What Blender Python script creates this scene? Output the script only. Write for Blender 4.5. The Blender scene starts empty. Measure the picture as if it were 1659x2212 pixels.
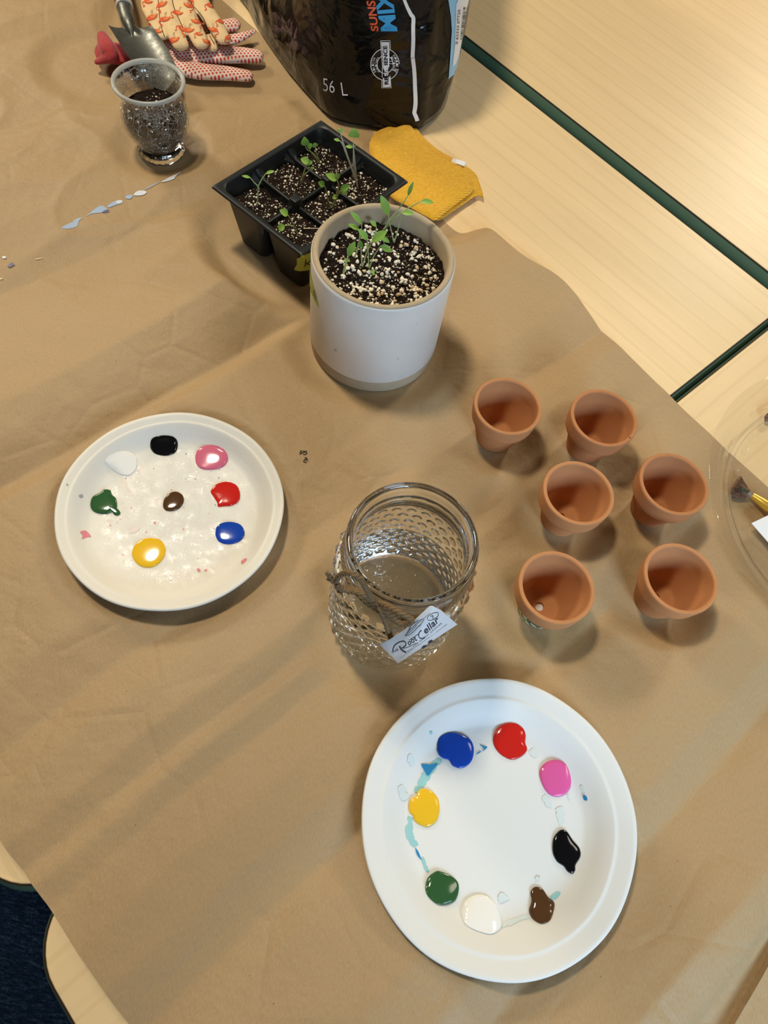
import bpy, bmesh, math, random
import numpy as np
from mathutils import Vector, Matrix, noise
from mathutils.bvhtree import BVHTree

random.seed(7)
rng = np.random.default_rng(7)
sc = bpy.context.scene
C = sc.collection

# ------------------------------------------------------------------ camera, lights, exposure
W, H = 1659, 2212
FPX, NX, NY, HC = 1560.95, 655.16, 1881.97, 0.65       # focal length in px, image of the point below the camera, camera height above the table top


def cam_basis():
    d = np.array([NX - W / 2, NY - H / 2, FPX]); d /= np.linalg.norm(d)
    up = -d
    zf = np.array([0, 0, 1.0]); Y = zf - up * zf.dot(up); Y /= np.linalg.norm(Y)
    return np.cross(Y, up), Y, up


BX, BY, BU = cam_basis()


def ray(px, py):
    d = np.array([px - W / 2, py - H / 2, FPX])
    return Vector((d @ BX, d @ BY, d @ BU))


def at(px, py, z=0.0):
    """the point of height z that shows at (px, py)"""
    r = ray(px, py)
    t = (z - HC) / r.z
    return Vector((r.x * t, r.y * t, z))


def px_scale(px, py, z=0.0):
    return (at(px + 1, py, z) - at(px, py, z)).length


cam_d = bpy.data.cameras.new('camera')
cam = bpy.data.objects.new('camera', cam_d); C.objects.link(cam)
m = Matrix(((BX[0], -BX[1], -BX[2], 0), (BY[0], -BY[1], -BY[2], 0), (BU[0], -BU[1], -BU[2], HC), (0, 0, 0, 1)))
cam.matrix_world = m
cam_d.sensor_fit = 'VERTICAL'; cam_d.sensor_height = 36.0
cam_d.lens = 36.0 * FPX / H
cam_d.clip_start = 0.01; cam_d.clip_end = 50
sc.camera = cam

sc.view_settings.view_transform = 'Standard'
sc.view_settings.look = 'None'
sc.view_settings.gamma = 1.0
sc.view_settings.use_curve_mapping = False
sc.view_settings.exposure = 0.0
sc.cycles.max_bounces = 14
sc.cycles.diffuse_bounces = 4
sc.cycles.glossy_bounces = 5
sc.cycles.transmission_bounces = 14
sc.cycles.transparent_max_bounces = 24
sc.cycles.sample_clamp_indirect = 60.0
sc.cycles.caustics_reflective = True
sc.cycles.caustics_refractive = True
sc.cycles.blur_glossy = 0.6

world = bpy.data.worlds.new('room_air'); sc.world = world
world.use_nodes = True
bg = world.node_tree.nodes['Background']
bg.inputs['Color'].default_value = (1.0, 0.90, 0.76, 1)
bg.inputs['Strength'].default_value = 0.05


def area(name, loc, target, sx, sy, power, col, shape='RECTANGLE'):
    l = bpy.data.lights.new(name, 'AREA'); l.shape = shape; l.size = sx; l.size_y = sy
    l.energy = power; l.color = col
    o = bpy.data.objects.new(name, l); C.objects.link(o)
    o.location = loc
    o.rotation_euler = (Vector(target) - Vector(loc)).to_track_quat('-Z', 'Y').to_euler()
    return o


WARM = (1.0, 0.90, 0.70)
area('ceiling_lamp', (-0.70, 0.86, 2.00), (-0.70, 0.86, 0), 0.27, 0.27, 30, WARM, 'DISK')
area('ceiling_lamp', (1.70, 3.75, 2.0), (1.2, 2.6, 0), 0.6, 0.6, 62, WARM, 'DISK')
area('ceiling_lamp', (-2.5, 2.35, 1.7), (-1.0, 1.0, 0), 0.6, 0.6, 42, WARM, 'DISK')
area('ceiling_lamp', (1.35, 0.75, 1.9), (1.0, 0.6, 0), 0.45, 0.45, 5, WARM, 'DISK')
wl = area('window_light', (0.98, -1.00, 0.74), (0.47, 0.12, 0), 0.7, 0.55, 4.4, (0.54, 0.76, 1.0))
wl.data.spread = math.radians(62)


# ------------------------------------------------------------------ helpers
def new_mesh(name, verts, faces, smooth=True, angle=40):
    me = bpy.data.meshes.new(name)
    me.from_pydata([tuple(v) for v in verts], [], [tuple(f) for f in faces])
    me.update()
    if smooth:
        me.polygons.foreach_set('use_smooth', [True] * len(me.polygons))
        if angle is not None and len(me.edges):
            me.set_sharp_from_angle(angle=math.radians(angle))
    return me


class MB:
    """gathers shapes of one part"""
    def __init__(self):
        self.v = []; self.f = []; self.mi = []

    def add(self, verts, faces, mi=0):
        o = len(self.v)
        self.v += [Vector(p) for p in verts]
        self.f += [tuple(i + o for i in f) for f in faces]
        self.mi += [mi] * len(faces)
        return self


def obj(name, mb, mats, parent=None, origin=None, smooth=True, angle=40):
    verts, faces = (mb.v, mb.f) if isinstance(mb, MB) else mb
    if parent is not None:
        origin = parent.matrix_world.translation if parent.parent is None else None
        origin = Vector(parent['_o'])
    origin = Vector(origin) if origin is not None else Vector((0, 0, 0))
    me = new_mesh(name, [Vector(p) - origin for p in verts], faces, smooth, angle)
    for mt in (mats if isinstance(mats, (list, tuple)) else [mats]):
        me.materials.append(mt)
    if isinstance(mb, MB) and any(mb.mi):
        me.polygons.foreach_set('material_index', mb.mi)
    o = bpy.data.objects.new(name, me); C.objects.link(o)
    o['_o'] = tuple(origin)
    if parent is not None:
        o.parent = parent
    else:
        o.location = origin
    return o


def tag(o, label, cat, group=None, kind=None):
    o['label'] = label; o['category'] = cat
    if group: o['group'] = group
    if kind: o['kind'] = kind
    return o


def thing(name, label, cat, loc, group=None, kind=None):
    o = bpy.data.objects.new(name, None); C.objects.link(o)
    o.empty_display_size = 0.02
    o.location = loc; o['_o'] = tuple(loc)
    return tag(o, label, cat, group, kind)


def lathe(profile, n=96, c=(0, 0, 0), closed=False, jitter=None):
    v = []; f = []; rings = []
    cx, cy, cz = c
    for r, z in profile:
        if r < 1e-7:
            rings.append([len(v)]); v.append((cx, cy, cz + z))
        else:
            ring = []
            for i in range(n):
                a = 2 * math.pi * i / n
                rr = r * (jitter(a, z) if jitter else 1.0)
                ring.append(len(v)); v.append((cx + rr * math.cos(a), cy + rr * math.sin(a), cz + z))
            rings.append(ring)
    pairs = list(zip(rings[:-1], rings[1:]))
    if closed: pairs.append((rings[-1], rings[0]))
    for a, b in pairs:
        for i in range(n):
            j = (i + 1) % n
            if len(a) == 1 and len(b) == 1: continue
            if len(a) == 1: f.append((a[0], b[j], b[i]))
            elif len(b) == 1: f.append((a[i], a[j], b[0]))
            else: f.append((a[i], a[j], b[j], b[i]))
    return v, f


def catmull(pts, n=8, closed=False):
    P = [np.array(p, float) for p in pts]
    out = []
    N = len(P)
    for i in range(N if closed else N - 1):
        if closed:
            p0, p1, p2, p3 = P[(i - 1) % N], P[i], P[(i + 1) % N], P[(i + 2) % N]
        else:
            p0, p1, p2, p3 = P[max(i - 1, 0)], P[i], P[i + 1], P[min(i + 2, N - 1)]
        for k in range(n):
            t = k / n
            out.append(0.5 * ((2 * p1) + (-p0 + p2) * t + (2 * p0 - 5 * p1 + 4 * p2 - p3) * t * t + (-p0 + 3 * p1 - 3 * p2 + p3) * t ** 3))
    if not closed: out.append(P[-1])
    return out


def tube(pts, radii, n=10, flat=1.0, cap=True):
    """sweep; flat squashes the section along the world's z"""
    P = [Vector(p) for p in pts]
    if not hasattr(radii, '__len__'): radii = [radii] * len(P)
    v = []; f = []
    up = Vector((0, 0, 1))
    for i, p in enumerate(P):
        t = (P[min(i + 1, len(P) - 1)] - P[max(i - 1, 0)])
        t = t.normalized() if t.length > 1e-9 else Vector((1, 0, 0))
        s = t.cross(up)
        s = s.normalized() if s.length > 1e-4 else Vector((1, 0, 0))
        b = s.cross(t).normalized()
        for k in range(n):
            a = 2 * math.pi * k / n
            v.append(p + s * math.cos(a) * radii[i] + b * math.sin(a) * radii[i] * flat)
    for i in range(len(P) - 1):
        for k in range(n):
            j = (k + 1) % n
            f.append((i * n + k, i * n + j, (i + 1) * n + j, (i + 1) * n + k))
    if cap:
        f.append(tuple(range(n))[::-1])
        o = (len(P) - 1) * n
        f.append(tuple(range(o, o + n)))
    return v, f


def twisted(pts, r, strands=3, turns_per_m=90, n=6):
    """a cord laid from strands"""
    P = [Vector(p) for p in catmull(pts, 14)]
    out = MB(); s0 = 0
    L = [0]
    for a, b in zip(P, P[1:]): L.append(L[-1] + (b - a).length)
    for k in range(strands):
        q = []
        for i, p in enumerate(P):
            t = (P[min(i + 1, len(P) - 1)] - P[max(i - 1, 0)]).normalized()
            s = t.cross(Vector((0.1, 0.2, 1))).normalized(); b = s.cross(t)
            a = L[i] * turns_per_m * 2 * math.pi + 2 * math.pi * k / strands
            q.append(p + (s * math.cos(a) + b * math.sin(a)) * r * 0.5)
        out.add(*tube(q, r * 0.58, n))
    return out


def fill_poly(poly, step, z=0.0):
    """grid points inside a 2-D polygon, triangulated with its outline"""
    bm = bmesh.new()
    vs = [bm.verts.new((p[0], p[1], z)) for p in poly]
    bm.faces.new(vs)
    bmesh.ops.triangulate(bm, faces=bm.faces[:])
    for _ in range(12):
        es = [e for e in bm.edges if e.calc_length() > step]
        if not es: break
        bmesh.ops.subdivide_edges(bm, edges=es, cuts=1)
        bmesh.ops.triangulate(bm, faces=bm.faces[:])
    bm.verts.ensure_lookup_table()
    v = [p.co.copy() for p in bm.verts]; f = [[q.index for q in x.verts] for x in bm.faces]
    bm.free()
    return v, f


def bvh_of(*obs):
    V = []; F = []
    for o in obs:
        off = len(V); base = Vector(o['_o'])
        V += [p.co + base for p in o.data.vertices]
        F += [tuple(i + off for i in p.vertices) for p in o.data.polygons]
    return BVHTree.FromPolygons(V, F)


CAMPOS = Vector((0, 0, HC))


def lay(bvh, px, py, lift=0.0005):
    """the point of a surface that shows at (px, py), lifted off it a little"""
    d = ray(px, py).normalized()
    h, n, i, t = bvh.ray_cast(CAMPOS, d)
    if h is None:
        best = None
        for k in range(40):
            q = CAMPOS + d * (0.5 + 0.03 * k)
            r = bvh.find_nearest(q)
            if r[0] is not None and (best is None or r[3] < best[2]): best = (r[0], r[1], r[3])
        h, n = best[0], best[1]
    if n.dot(d) > 0: n = -n
    return h + n * lift


def decal(bvh, poly, step=4, lift=0.0005):
    """a printed patch on a surface; outline in photo pixels"""
    v, f = fill_poly(poly, step)
    return [lay(bvh, p[0], p[1], lift) for p in v], f


def stroke(pts, w):
    """outline quads of a brush line in 2-D"""
    P = [np.array(p, float) for p in pts]; L = []; R = []
    for i, p in enumerate(P):
        t = P[min(i + 1, len(P) - 1)] - P[max(i - 1, 0)]
        t = t / (np.linalg.norm(t) + 1e-9); nn = np.array([-t[1], t[0]])
        ww = w[i] if hasattr(w, '__len__') else w
        L.append(p + nn * ww / 2); R.append(p - nn * ww / 2)
    v = L + R; n = len(P)
    f = [(i, i + 1, n + i + 1, n + i) for i in range(n - 1)]
    return v, f


def ellipse(cx, cy, rx, ry, rot=0, n=40):
    c, s = math.cos(rot), math.sin(rot)
    return [(cx + rx * math.cos(a) * c - ry * math.sin(a) * s, cy + rx * math.cos(a) * s + ry * math.sin(a) * c) for a in np.linspace(0, 2 * math.pi, n, endpoint=False)]


_dg = None


def text2d(s, bold=0.0, shear=0.0, spacing=1.0):
    """letters as a flat mesh in the unit box"""
    cu = bpy.data.curves.new('lettering', 'FONT'); cu.body = s; cu.offset = bold; cu.shear = shear
    cu.space_character = spacing; cu.resolution_u = 4; cu.fill_mode = 'FRONT'
    o = bpy.data.objects.new('lettering', cu); C.objects.link(o)
    dg = bpy.context.evaluated_depsgraph_get(); dg.update()
    me = o.evaluated_get(dg).to_mesh()
    v = np.array([(p.co.x, p.co.y) for p in me.vertices]); f = [tuple(p.vertices) for p in me.polygons]
    o.evaluated_get(dg).to_mesh_clear()
    bpy.data.objects.remove(o); bpy.data.curves.remove(cu)
    v = (v - v.min(0)) / (v.max(0) - v.min(0))
    return v, f


def text_on(mb, s, quad, put, bold=0.0, shear=0.0, spacing=1.0, mi=0):
    """quad: pixel corners bottom-left, bottom-right, top-right, top-left of the word"""
    v, f = text2d(s, bold, shear, spacing)
    a, b, c, d = [np.array(q, float) for q in quad]
    P = [(1 - x) * (1 - y) * a + x * (1 - y) * b + x * y * c + (1 - x) * y * d for x, y in v]
    mb.add([put(p[0], p[1]) for p in P], f, mi)


# ------------------------------------------------------------------ materials
def mat(name, color, rough=0.5, spec=0.5, metal=0.0, trans=0.0, ior=1.45, sub=0.0, coat=0.0, sheen=0.0):
    mt = bpy.data.materials.new(name); mt.use_nodes = True
    b = mt.node_tree.nodes['Principled BSDF']
    b.inputs['Base Color'].default_value = (*color, 1)
    b.inputs['Roughness'].default_value = rough
    b.inputs['Specular IOR Level'].default_value = spec
    b.inputs['Metallic'].default_value = metal
    b.inputs['Transmission Weight'].default_value = trans
    b.inputs['IOR'].default_value = ior
    b.inputs['Subsurface Weight'].default_value = sub
    b.inputs['Subsurface Radius'].default_value = (0.004, 0.003, 0.002)
    b.inputs['Coat Weight'].default_value = coat
    b.inputs['Sheen Weight'].default_value = sheen
    return mt


class NT:
    def __init__(self, mt):
        self.t = mt.node_tree; self.b = self.t.nodes.get('Principled BSDF')
        self.co = self.t.nodes.new('ShaderNodeTexCoord').outputs['Object']

    def n(self, kind, ins=None, **props):
        nd = self.t.nodes.new('ShaderNode' + kind)
        for k, v in props.items(): setattr(nd, k, v)
        for k, v in (ins or {}).items():
            s = nd.inputs[k]
            if hasattr(v, 'is_output'): self.t.links.new(v, s)
            else: s.default_value = v
        return nd

    def scale(self, sx, sy, sz, rot=(0, 0, 0)):
        return self.n('Mapping', {'Vector': self.co, 'Scale': (sx, sy, sz), 'Rotation': rot}).outputs[0]

    def noise(self, vec, scale, detail=4, rough=0.5, dist=0.0):
        return self.n('TexNoise', {'Vector': vec, 'Scale': scale, 'Detail': detail, 'Roughness': rough, 'Distortion': dist}).outputs['Fac']

    def ramp(self, fac, stops):
        nd = self.n('ValToRGB', {'Fac': fac})
        e = nd.color_ramp.elements
        while len(e) < len(stops): e.new(0.5)
        for k, (p, c) in enumerate(stops):
            e[k].position = p; e[k].color = (*c, 1) if len(c) == 3 else c
        return nd.outputs['Color']

    def mix(self, fac, a, b, mode='MIX'):
        nd = self.n('Mix', data_type='RGBA', blend_type=mode)
        for k, v in ((0, fac), (6, a), (7, b)):
            s = nd.inputs[k]
            if hasattr(v, 'is_output'): self.t.links.new(v, s)
            else: s.default_value = v if k == 0 else ((*v, 1) if len(v) == 3 else v)
        return nd.outputs[2]

    def math(self, op, a, b=0.0):
        nd = self.n('Math', operation=op)
        for k, v in ((0, a), (1, b)):
            if hasattr(v, 'is_output'): self.t.links.new(v, nd.inputs[k])
            else: nd.inputs[k].default_value = v
        return nd.outputs[0]

    def bump(self, h, strength=0.3, dist=0.001, nrm=None):
        ins = {'Height': h, 'Strength': strength, 'Distance': dist}
        if nrm is not None: ins['Normal'] = nrm
        return self.n('Bump', ins).outputs[0]

    def set(self, **kw):
        for k, v in kw.items():
            s = self.b.inputs[k.replace('_', ' ')]
            if hasattr(v, 'is_output'): self.t.links.new(v, s)
            else: s.default_value = v


def kraft_mat():
    mt = mat('kraft_paper', (0.40, 0.265, 0.135), 0.55, 0.35)
    N = NT(mt)
    fib = N.noise(N.scale(900, 260, 1), 1.0, 3, 0.6)
    mott = N.noise(N.co, 9, 5, 0.6)
    col = N.ramp(fib, [(0.30, (0.365, 0.238, 0.116)), (0.70, (0.430, 0.292, 0.153))])
    col = N.mix(N.math('MULTIPLY', mott, 0.22), col, (0.32, 0.21, 0.105))
    sp = N.n('TexVoronoi', {'Vector': N.co, 'Scale': 95.0, 'Randomness': 1.0}).outputs
    dot = N.math('LESS_THAN', sp['Distance'], 0.05)
    keep = N.math('GREATER_THAN', N.n('SeparateColor', {'Color': sp['Color']}).outputs[0], 0.72)
    col = N.mix(N.math('MULTIPLY', N.math('MULTIPLY', dot, keep), 0.75), col, (0.13, 0.075, 0.035))
    N.set(Base_Color=col)
    crumple = N.n('TexVoronoi', {'Vector': N.n('Mapping', {'Vector': N.co, 'Scale': (1, 1, 1)}).outputs[0], 'Scale': 13.0}, feature='DISTANCE_TO_EDGE').outputs['Distance']
    soft = N.math('MINIMUM', crumple, 0.06)
    h1 = N.math('MULTIPLY', soft, N.math('SUBTRACT', N.noise(N.co, 5, 2, 0.5), 0.35))
    b1 = N.bump(h1, 0.9, 0.03)
    b2 = N.bump(N.noise(N.co, 16, 5, 0.55), 0.45, 0.010, b1)
    b3 = N.bump(fib, 0.08, 0.001, b2)
    N.set(Normal=b3)
    return mt


def maple_mat(name, base=(0.78, 0.565, 0.31)):
    mt = mat(name, base, 0.42, 0.4)
    N = NT(mt)
    v = N.scale(1.6, 16, 1)
    warp = N.noise(N.scale(1.2, 4, 1), 1.5, 3, 0.5)
    rings = N.n('TexWave', {'Vector': N.n('Mapping', {'Vector': N.co, 'Scale': (0.35, 5.0, 1)}).outputs[0], 'Scale': 2.4, 'Distortion': 7.0, 'Detail': 3.0, 'Detail Scale': 0.7, 'Detail Roughness': 0.55}, wave_type='BANDS', bands_direction='Y').outputs['Fac']
    line = N.ramp(rings, [(0.0, (0, 0, 0)), (0.90, (0, 0, 0)), (0.97, (1, 1, 1))])
    fine = N.noise(N.scale(9, 420, 1), 1.0, 3, 0.6)
    broad = N.noise(v, 2.2, 4, 0.6, 0.6)
    b = np.array(base)
    col = N.ramp(broad, [(0.30, tuple(b * 0.955)), (0.70, tuple(np.minimum(b * 1.05, 1)))])
    col = N.mix(N.math('MULTIPLY', fine, 0.22), col, tuple(b * np.array((0.80, 0.76, 0.68))))
    col = N.mix(N.math('MULTIPLY', line, 0.17), col, tuple(b * np.array((0.66, 0.60, 0.50))))
    N.set(Base_Color=col, Roughness=N.math('ADD', N.math('MULTIPLY', fine, 0.1), 0.36))
    N.set(Normal=N.bump(fine, 0.06, 0.0005))
    return mt


def carpet_mat():
    mt = mat('blue_carpet', (0.01, 0.02, 0.045), 0.95, 0.1)
    N = NT(mt)
    a = N.noise(N.scale(60, 260, 60, (0, 0, 0.66)), 1.0, 4, 0.7)
    s = N.noise(N.co, 420, 3, 0.8)
    col = N.ramp(N.math('ADD', N.math('MULTIPLY', a, 0.55), N.math('MULTIPLY', s, 0.45)), [(0.36, (0.003, 0.007, 0.022)), (0.52, (0.012, 0.032, 0.080)), (0.66, (0.07, 0.13, 0.22))])
    N.set(Base_Color=col, Normal=N.bump(s, 1.0, 0.006))
    return mt


def clay_mat(name, base):
    mt = mat(name, base, 0.85, 0.2)
    N = NT(mt); b = np.array(base)
    col = N.ramp(N.noise(N.co, 30, 5, 0.6), [(0.3, tuple(b * 0.9)), (0.7, tuple(b * 1.08))])
    col = N.mix(N.math('MULTIPLY', N.math('GREATER_THAN', N.noise(N.co, 600, 2, 0.5), 0.70), 0.25), col, tuple(b * 0.7))
    N.set(Base_Color=col, Normal=N.bump(N.noise(N.co, 500, 3, 0.6), 0.15, 0.0006))
    return mt


def soil_mat():
    mt = mat('potting_soil', (0.025, 0.014, 0.009), 0.9, 0.25)
    N = NT(mt)
    col = N.ramp(N.noise(N.co, 260, 5, 0.7), [(0.35, (0.006, 0.003, 0.002)), (0.58, (0.030, 0.015, 0.009)), (0.75, (0.085, 0.045, 0.024))])
    N.set(Base_Color=col, Normal=N.bump(N.noise(N.co, 420, 5, 0.75), 1.0, 0.003))
    return mt


def fabric_mat(name, base, wave=0, rough=0.9, bump=0.5, rot=0.0):
    mt = mat(name, base, rough, 0.15, sheen=0.25)
    N = NT(mt); b = np.array(base)
    n = N.noise(N.co, 240, 4, 0.7)
    h = n
    col = N.ramp(n, [(0.3, tuple(b * 0.82)), (0.7, tuple(np.minimum(b * 1.12, 1)))])
    if wave:
        w = N.n('TexWave', {'Vector': N.n('Mapping', {'Vector': N.co, 'Rotation': (0, 0, rot)}).outputs[0], 'Scale': wave, 'Distortion': 1.6, 'Detail': 2.0, 'Detail Scale': 1.2}, bands_direction='X').outputs['Fac']
        col = N.mix(N.math('MULTIPLY', N.math('SUBTRACT', 1.0, w), 0.42), col, tuple(b * np.array((0.72, 0.55, 0.4))))
        h = N.math('ADD', w, N.math('MULTIPLY', n, 0.6))
    N.set(Base_Color=col, Normal=N.bump(h, bump, 0.0015))
    return mt


def thin_clear(name, tint=(0.96, 0.97, 0.97), gloss=0.03, body=None, rough=0.03):
    """thin clear sheet: lets light through, mirrors more at a slant"""
    mt = bpy.data.materials.new(name); mt.use_nodes = True
    t = mt.node_tree; t.nodes.remove(t.nodes['Principled BSDF'])
    N = NT(mt)
    tr = N.n('BsdfTransparent', {'Color': (*tint, 1)}).outputs[0]
    gl = N.n('BsdfGlossy', {'Color': (1, 1, 1, 1), 'Roughness': rough})
    bf = N.n('NewGeometry').outputs['Backfacing']
    fr = N.n('Fresnel', {'IOR': N.math('SUBTRACT', 1.5, N.math('MULTIPLY', bf, 1.5 - 1 / 1.5))}).outputs[0]
    fac = N.math('ADD', N.math('MULTIPLY', fr, 1.0), gloss)
    mx = N.n('MixShader', {0: fac, 1: tr, 2: gl.outputs[0]}).outputs[0]
    out = t.nodes['Material Output']
    return mt, N, mx, gl, out


M = {}
M['kraft'] = kraft_mat()
M['maple'] = maple_mat('maple_laminate')
M['green'] = mat('green_edge', (0.095, 0.155, 0.095), 0.36, 0.5)
M['seam'] = mat('dark_seam', (0.030, 0.017, 0.009), 0.6, 0.3)
M['steel'] = mat('grey_steel', (0.35, 0.35, 0.36), 0.4, 0.5, 1.0)
M['carpet'] = carpet_mat()
M['soil'] = soil_mat()
M['perlite'] = mat('perlite', (0.86, 0.79, 0.66), 0.85, 0.2)
M['black_plastic'] = mat('black_plastic', (0.012, 0.013, 0.014), 0.42, 0.4)
M['leaf'] = mat('seedling_leaf', (0.25, 0.42, 0.07), 0.45, 0.4, sub=0.0)
M['leaf_dark'] = mat('seedling_leaf_deep', (0.13, 0.28, 0.045), 0.42, 0.4)
M['stem'] = mat('seedling_stem', (0.40, 0.46, 0.18), 0.5, 0.3)
M['stem_pale'] = mat('seedling_stem_pale', (0.55, 0.50, 0.36), 0.5, 0.3)
M['tape'] = mat('lime_tape', (0.48, 0.52, 0.09), 0.6, 0.3)
M['ink'] = mat('black_ink', (0.012, 0.010, 0.010), 0.6, 0.3)
M['white_print'] = mat('white_print', (0.78, 0.76, 0.74), 0.5, 0.3)
M['orange_print'] = mat('orange_print', (0.75, 0.10, 0.02), 0.4, 0.4)
M['blue_print'] = mat('blue_print', (0.03, 0.30, 0.62), 0.4, 0.4)
M['pale_blue_print'] = mat('pale_blue_print', (0.30, 0.55, 0.72), 0.4, 0.4)
M['brown_print'] = mat('brown_print', (0.10, 0.035, 0.015), 0.3, 0.5)
M['paper_white'] = mat('white_paper', (0.74, 0.74, 0.76), 0.7, 0.3)


# ------------------------------------------------------------------ floor and tables
TH = math.atan2(-0.621, 0.784)                              # the tables stand turned by this angle
U2 = Vector((math.cos(TH), math.sin(TH), 0)); V2 = Vector((-math.sin(TH), math.cos(TH), 0))


def uv(u, v, z=0.0):
    return U2 * u + V2 * v + Vector((0, 0, z))


FLOOR_Z = -0.72
fl = obj('floor', ([(-3, -2.5, FLOOR_Z), (3, -2.5, FLOOR_Z), (3, 4.5, FLOOR_Z), (-3, 4.5, FLOOR_Z)], [(0, 1, 2, 3)]), M['carpet'])
fl['kind'] = 'structure'
fl['label'] = 'dark blue carpet floor below the tables'


def rounded_rect(u0, u1, v0, v1, r, n=10):
    pts = []
    rs = r if hasattr(r, '__len__') else (r,) * 4
    for r, su, sv, a0 in ((rs[0], 1, 1, 0), (rs[1], 0, 1, 90), (rs[2], 0, 0, 180), (rs[3], 1, 0, 270)):
        cu, cv = (u1 - r if su else u0 + r), (v1 - r if sv else v0 + r)
        for k in range(n + 1):
            a = math.radians(a0 + 90 * k / n)
            pts.append((cu + r * math.cos(a), cv + r * math.sin(a)))
    return pts


def offset_ring(pts, d):
    n = len(pts); out = []
    for i in range(n):
        p0, p1, p2 = np.array(pts[i - 1]), np.array(pts[i]), np.array(pts[(i + 1) % n])
        t = (p2 - p0); t /= np.linalg.norm(t)
        out.append(p1 + np.array([t[1], -t[0]]) * d)
    return out


def table(label, u0, u1, v0, v1, r=0.05, grain_along_v=False):
    cu, cv = (u0 + u1) / 2, (v0 + v1) / 2
    base = uv(cu, cv, FLOOR_Z)
    root = thing('classroom_table', label, 'table', base)
    ring = rounded_rect(u0, u1, v0, v1, r)
    n = len(ring)
    # the top is laid out in the table's own axes so that the grain runs along it
    a = TH + (math.pi / 2 if grain_along_v else 0)
    ca, sa = math.cos(-a), math.sin(-a)

    def loc(p, z):
        w = uv(p[0], p[1], z) - base
        return Vector((w.x * ca - w.y * sa, w.x * sa + w.y * ca, w.z))
    inner = offset_ring(ring, -0.0008)
    v = [loc(p, 0.0) for p in inner] + [loc(p, -0.0006) for p in ring] + [loc(p, -0.028) for p in ring]
    f = [tuple(range(n))] + [(i, n + i, n + (i + 1) % n, (i + 1) % n) for i in range(n)] + [(n + i, 2 * n + i, 2 * n + (i + 1) % n, n + (i + 1) % n) for i in range(n)] + [tuple(range(2 * n, 3 * n))[::-1]]
    me = new_mesh('tabletop', v, f, True, 30); me.materials.append(M['maple'])
    top = bpy.data.objects.new('tabletop', me); C.objects.link(top); top.parent = root; top.rotation_euler = (0, 0, a); top['_o'] = tuple(base)
    # dark seam, then the bulging green edge band
    def band(prof):
        V = []; F = []
        rings = [offset_ring(ring, d) for d, z in prof]
        for k, (d, z) in enumerate(prof):
            V += [uv(p[0], p[1], z) for p in rings[k]]
        for k in range(len(prof) - 1):
            for i in range(n):
                j = (i + 1) % n
                F.append((k * n + i, (k + 1) * n + i, (k + 1) * n + j, k * n + j))
        return V, F
    obj('edge_seam', band([(0.0001, -0.0004), (0.0016, -0.0009), (0.0017, -0.003)]), M['seam'], root)
    prof = [(0.0016, -0.0018)] + [(0.0016 + 0.0040 * math.sin(math.pi * t), -0.0018 - 0.026 * t) for t in (0.06, 0.15, 0.3, 0.5, 0.7, 0.85, 0.94)] + [(0.0016, -0.028), (0.0, -0.028)]
    obj('edge_band', band(prof), M['green'], root)
    for su, sv in ((u0 + 0.12, v0 + 0.12), (u1 - 0.12, v0 + 0.12), (u0 + 0.12, v1 - 0.12), (u1 - 0.12, v1 - 0.12)):
        obj('leg', tube([uv(su, sv, -0.028), uv(su, sv, FLOOR_Z)], 0.02, 16), M['steel'], root)
    return root


table('maple table with green edge under the seedling tray and white pot', -1.62, -0.1184, -0.185, 0.859, (0.012, 0.05, 0.05, 0.05))
table('maple table with green edge under the clear plastic dish and terracotta pots', -0.1065, 1.39, -0.185, 0.859, (0.05, 0.012, 0.05, 0.05), True)
table('bare maple table with green edge beyond the soil bag, nothing on it', -1.55, 0.75, 0.8865, 1.93, 0.05)

# ------------------------------------------------------------------ kraft paper
POTS = [((0.0985, 0.449), ), ((0.1975, 0.4611), ), ((0.178, 0.367), ), ((0.2713, 0.4011), ), ((0.1655, 0.2654), ), ((0.2789, 0.3014), )]
POTS = [p[0] for p in POTS]
WPOT = (-0.0553, 0.5389)
JAR = (0.0252, 0.2245)
VASE = (-0.379, 0.767)
PLATE1 = (-0.1979, 0.2767)
PLATE2 = (0.1477, 0.0694)
DISH = (0.504, 0.4475)
MASKS = [(p[0], p[1], 0.024) for p in POTS] + [(*WPOT, 0.073), (*JAR, 0.056), (*VASE, 0.034), (*PLATE1, 0.088), (*PLATE2, 0.086), (*DISH, 0.15),
         (-0.162, 0.680, 0.112), (-0.40, 0.95, 0.09), (-0.35, 0.97, 0.09), (-0.46, 0.94, 0.07), (-0.51, 0.90, 0.06), (-0.30, 1.0, 0.06), (-0.43, 1.02, 0.10),
         (-0.04, 0.83, 0.09), (-0.02, 0.78, 0.05), (-0.25, 1.1, 0.17), (-0.14, 1.0, 0.12)]
HK = np.array([(-1.6, 0.001), (-1.30, 0.001), (-1.084, 0.0062), (-1.05, 0.0035), (-0.98, 0.0025), (-0.906, 0.0003), (-0.85, 0.0038), (-0.75, 0.0042), (-0.70, 0.0030), (-0.667, 0.0002), (-0.63, 0.0048),
               (-0.58, 0.0090), (-0.52, 0.0130), (-0.490, 0.0085), (-0.449, 0.0002), (-0.430, 0.0042), (-0.36, 0.0048), (-0.28, 0.0040), (-0.232, 0.0006), (-0.20, 0.0036), (-0.165, 0.0040), (-0.141, 0.0008), (-0.127, 0.0026), (-0.107, 0.0006), (-0.07, 0.0042), (-0.03, 0.0044), (0.006, 0.0006), (0.03, 0.0034), (0.10, 0.0060),
               (0.14, 0.0048), (0.171, 0.0004), (0.20, 0.0035), (0.225, 0.0066), (0.245, 0.0084), (0.262, 0.0062), (0.284, 0.0016), (0.31, 0.001)])
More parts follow.
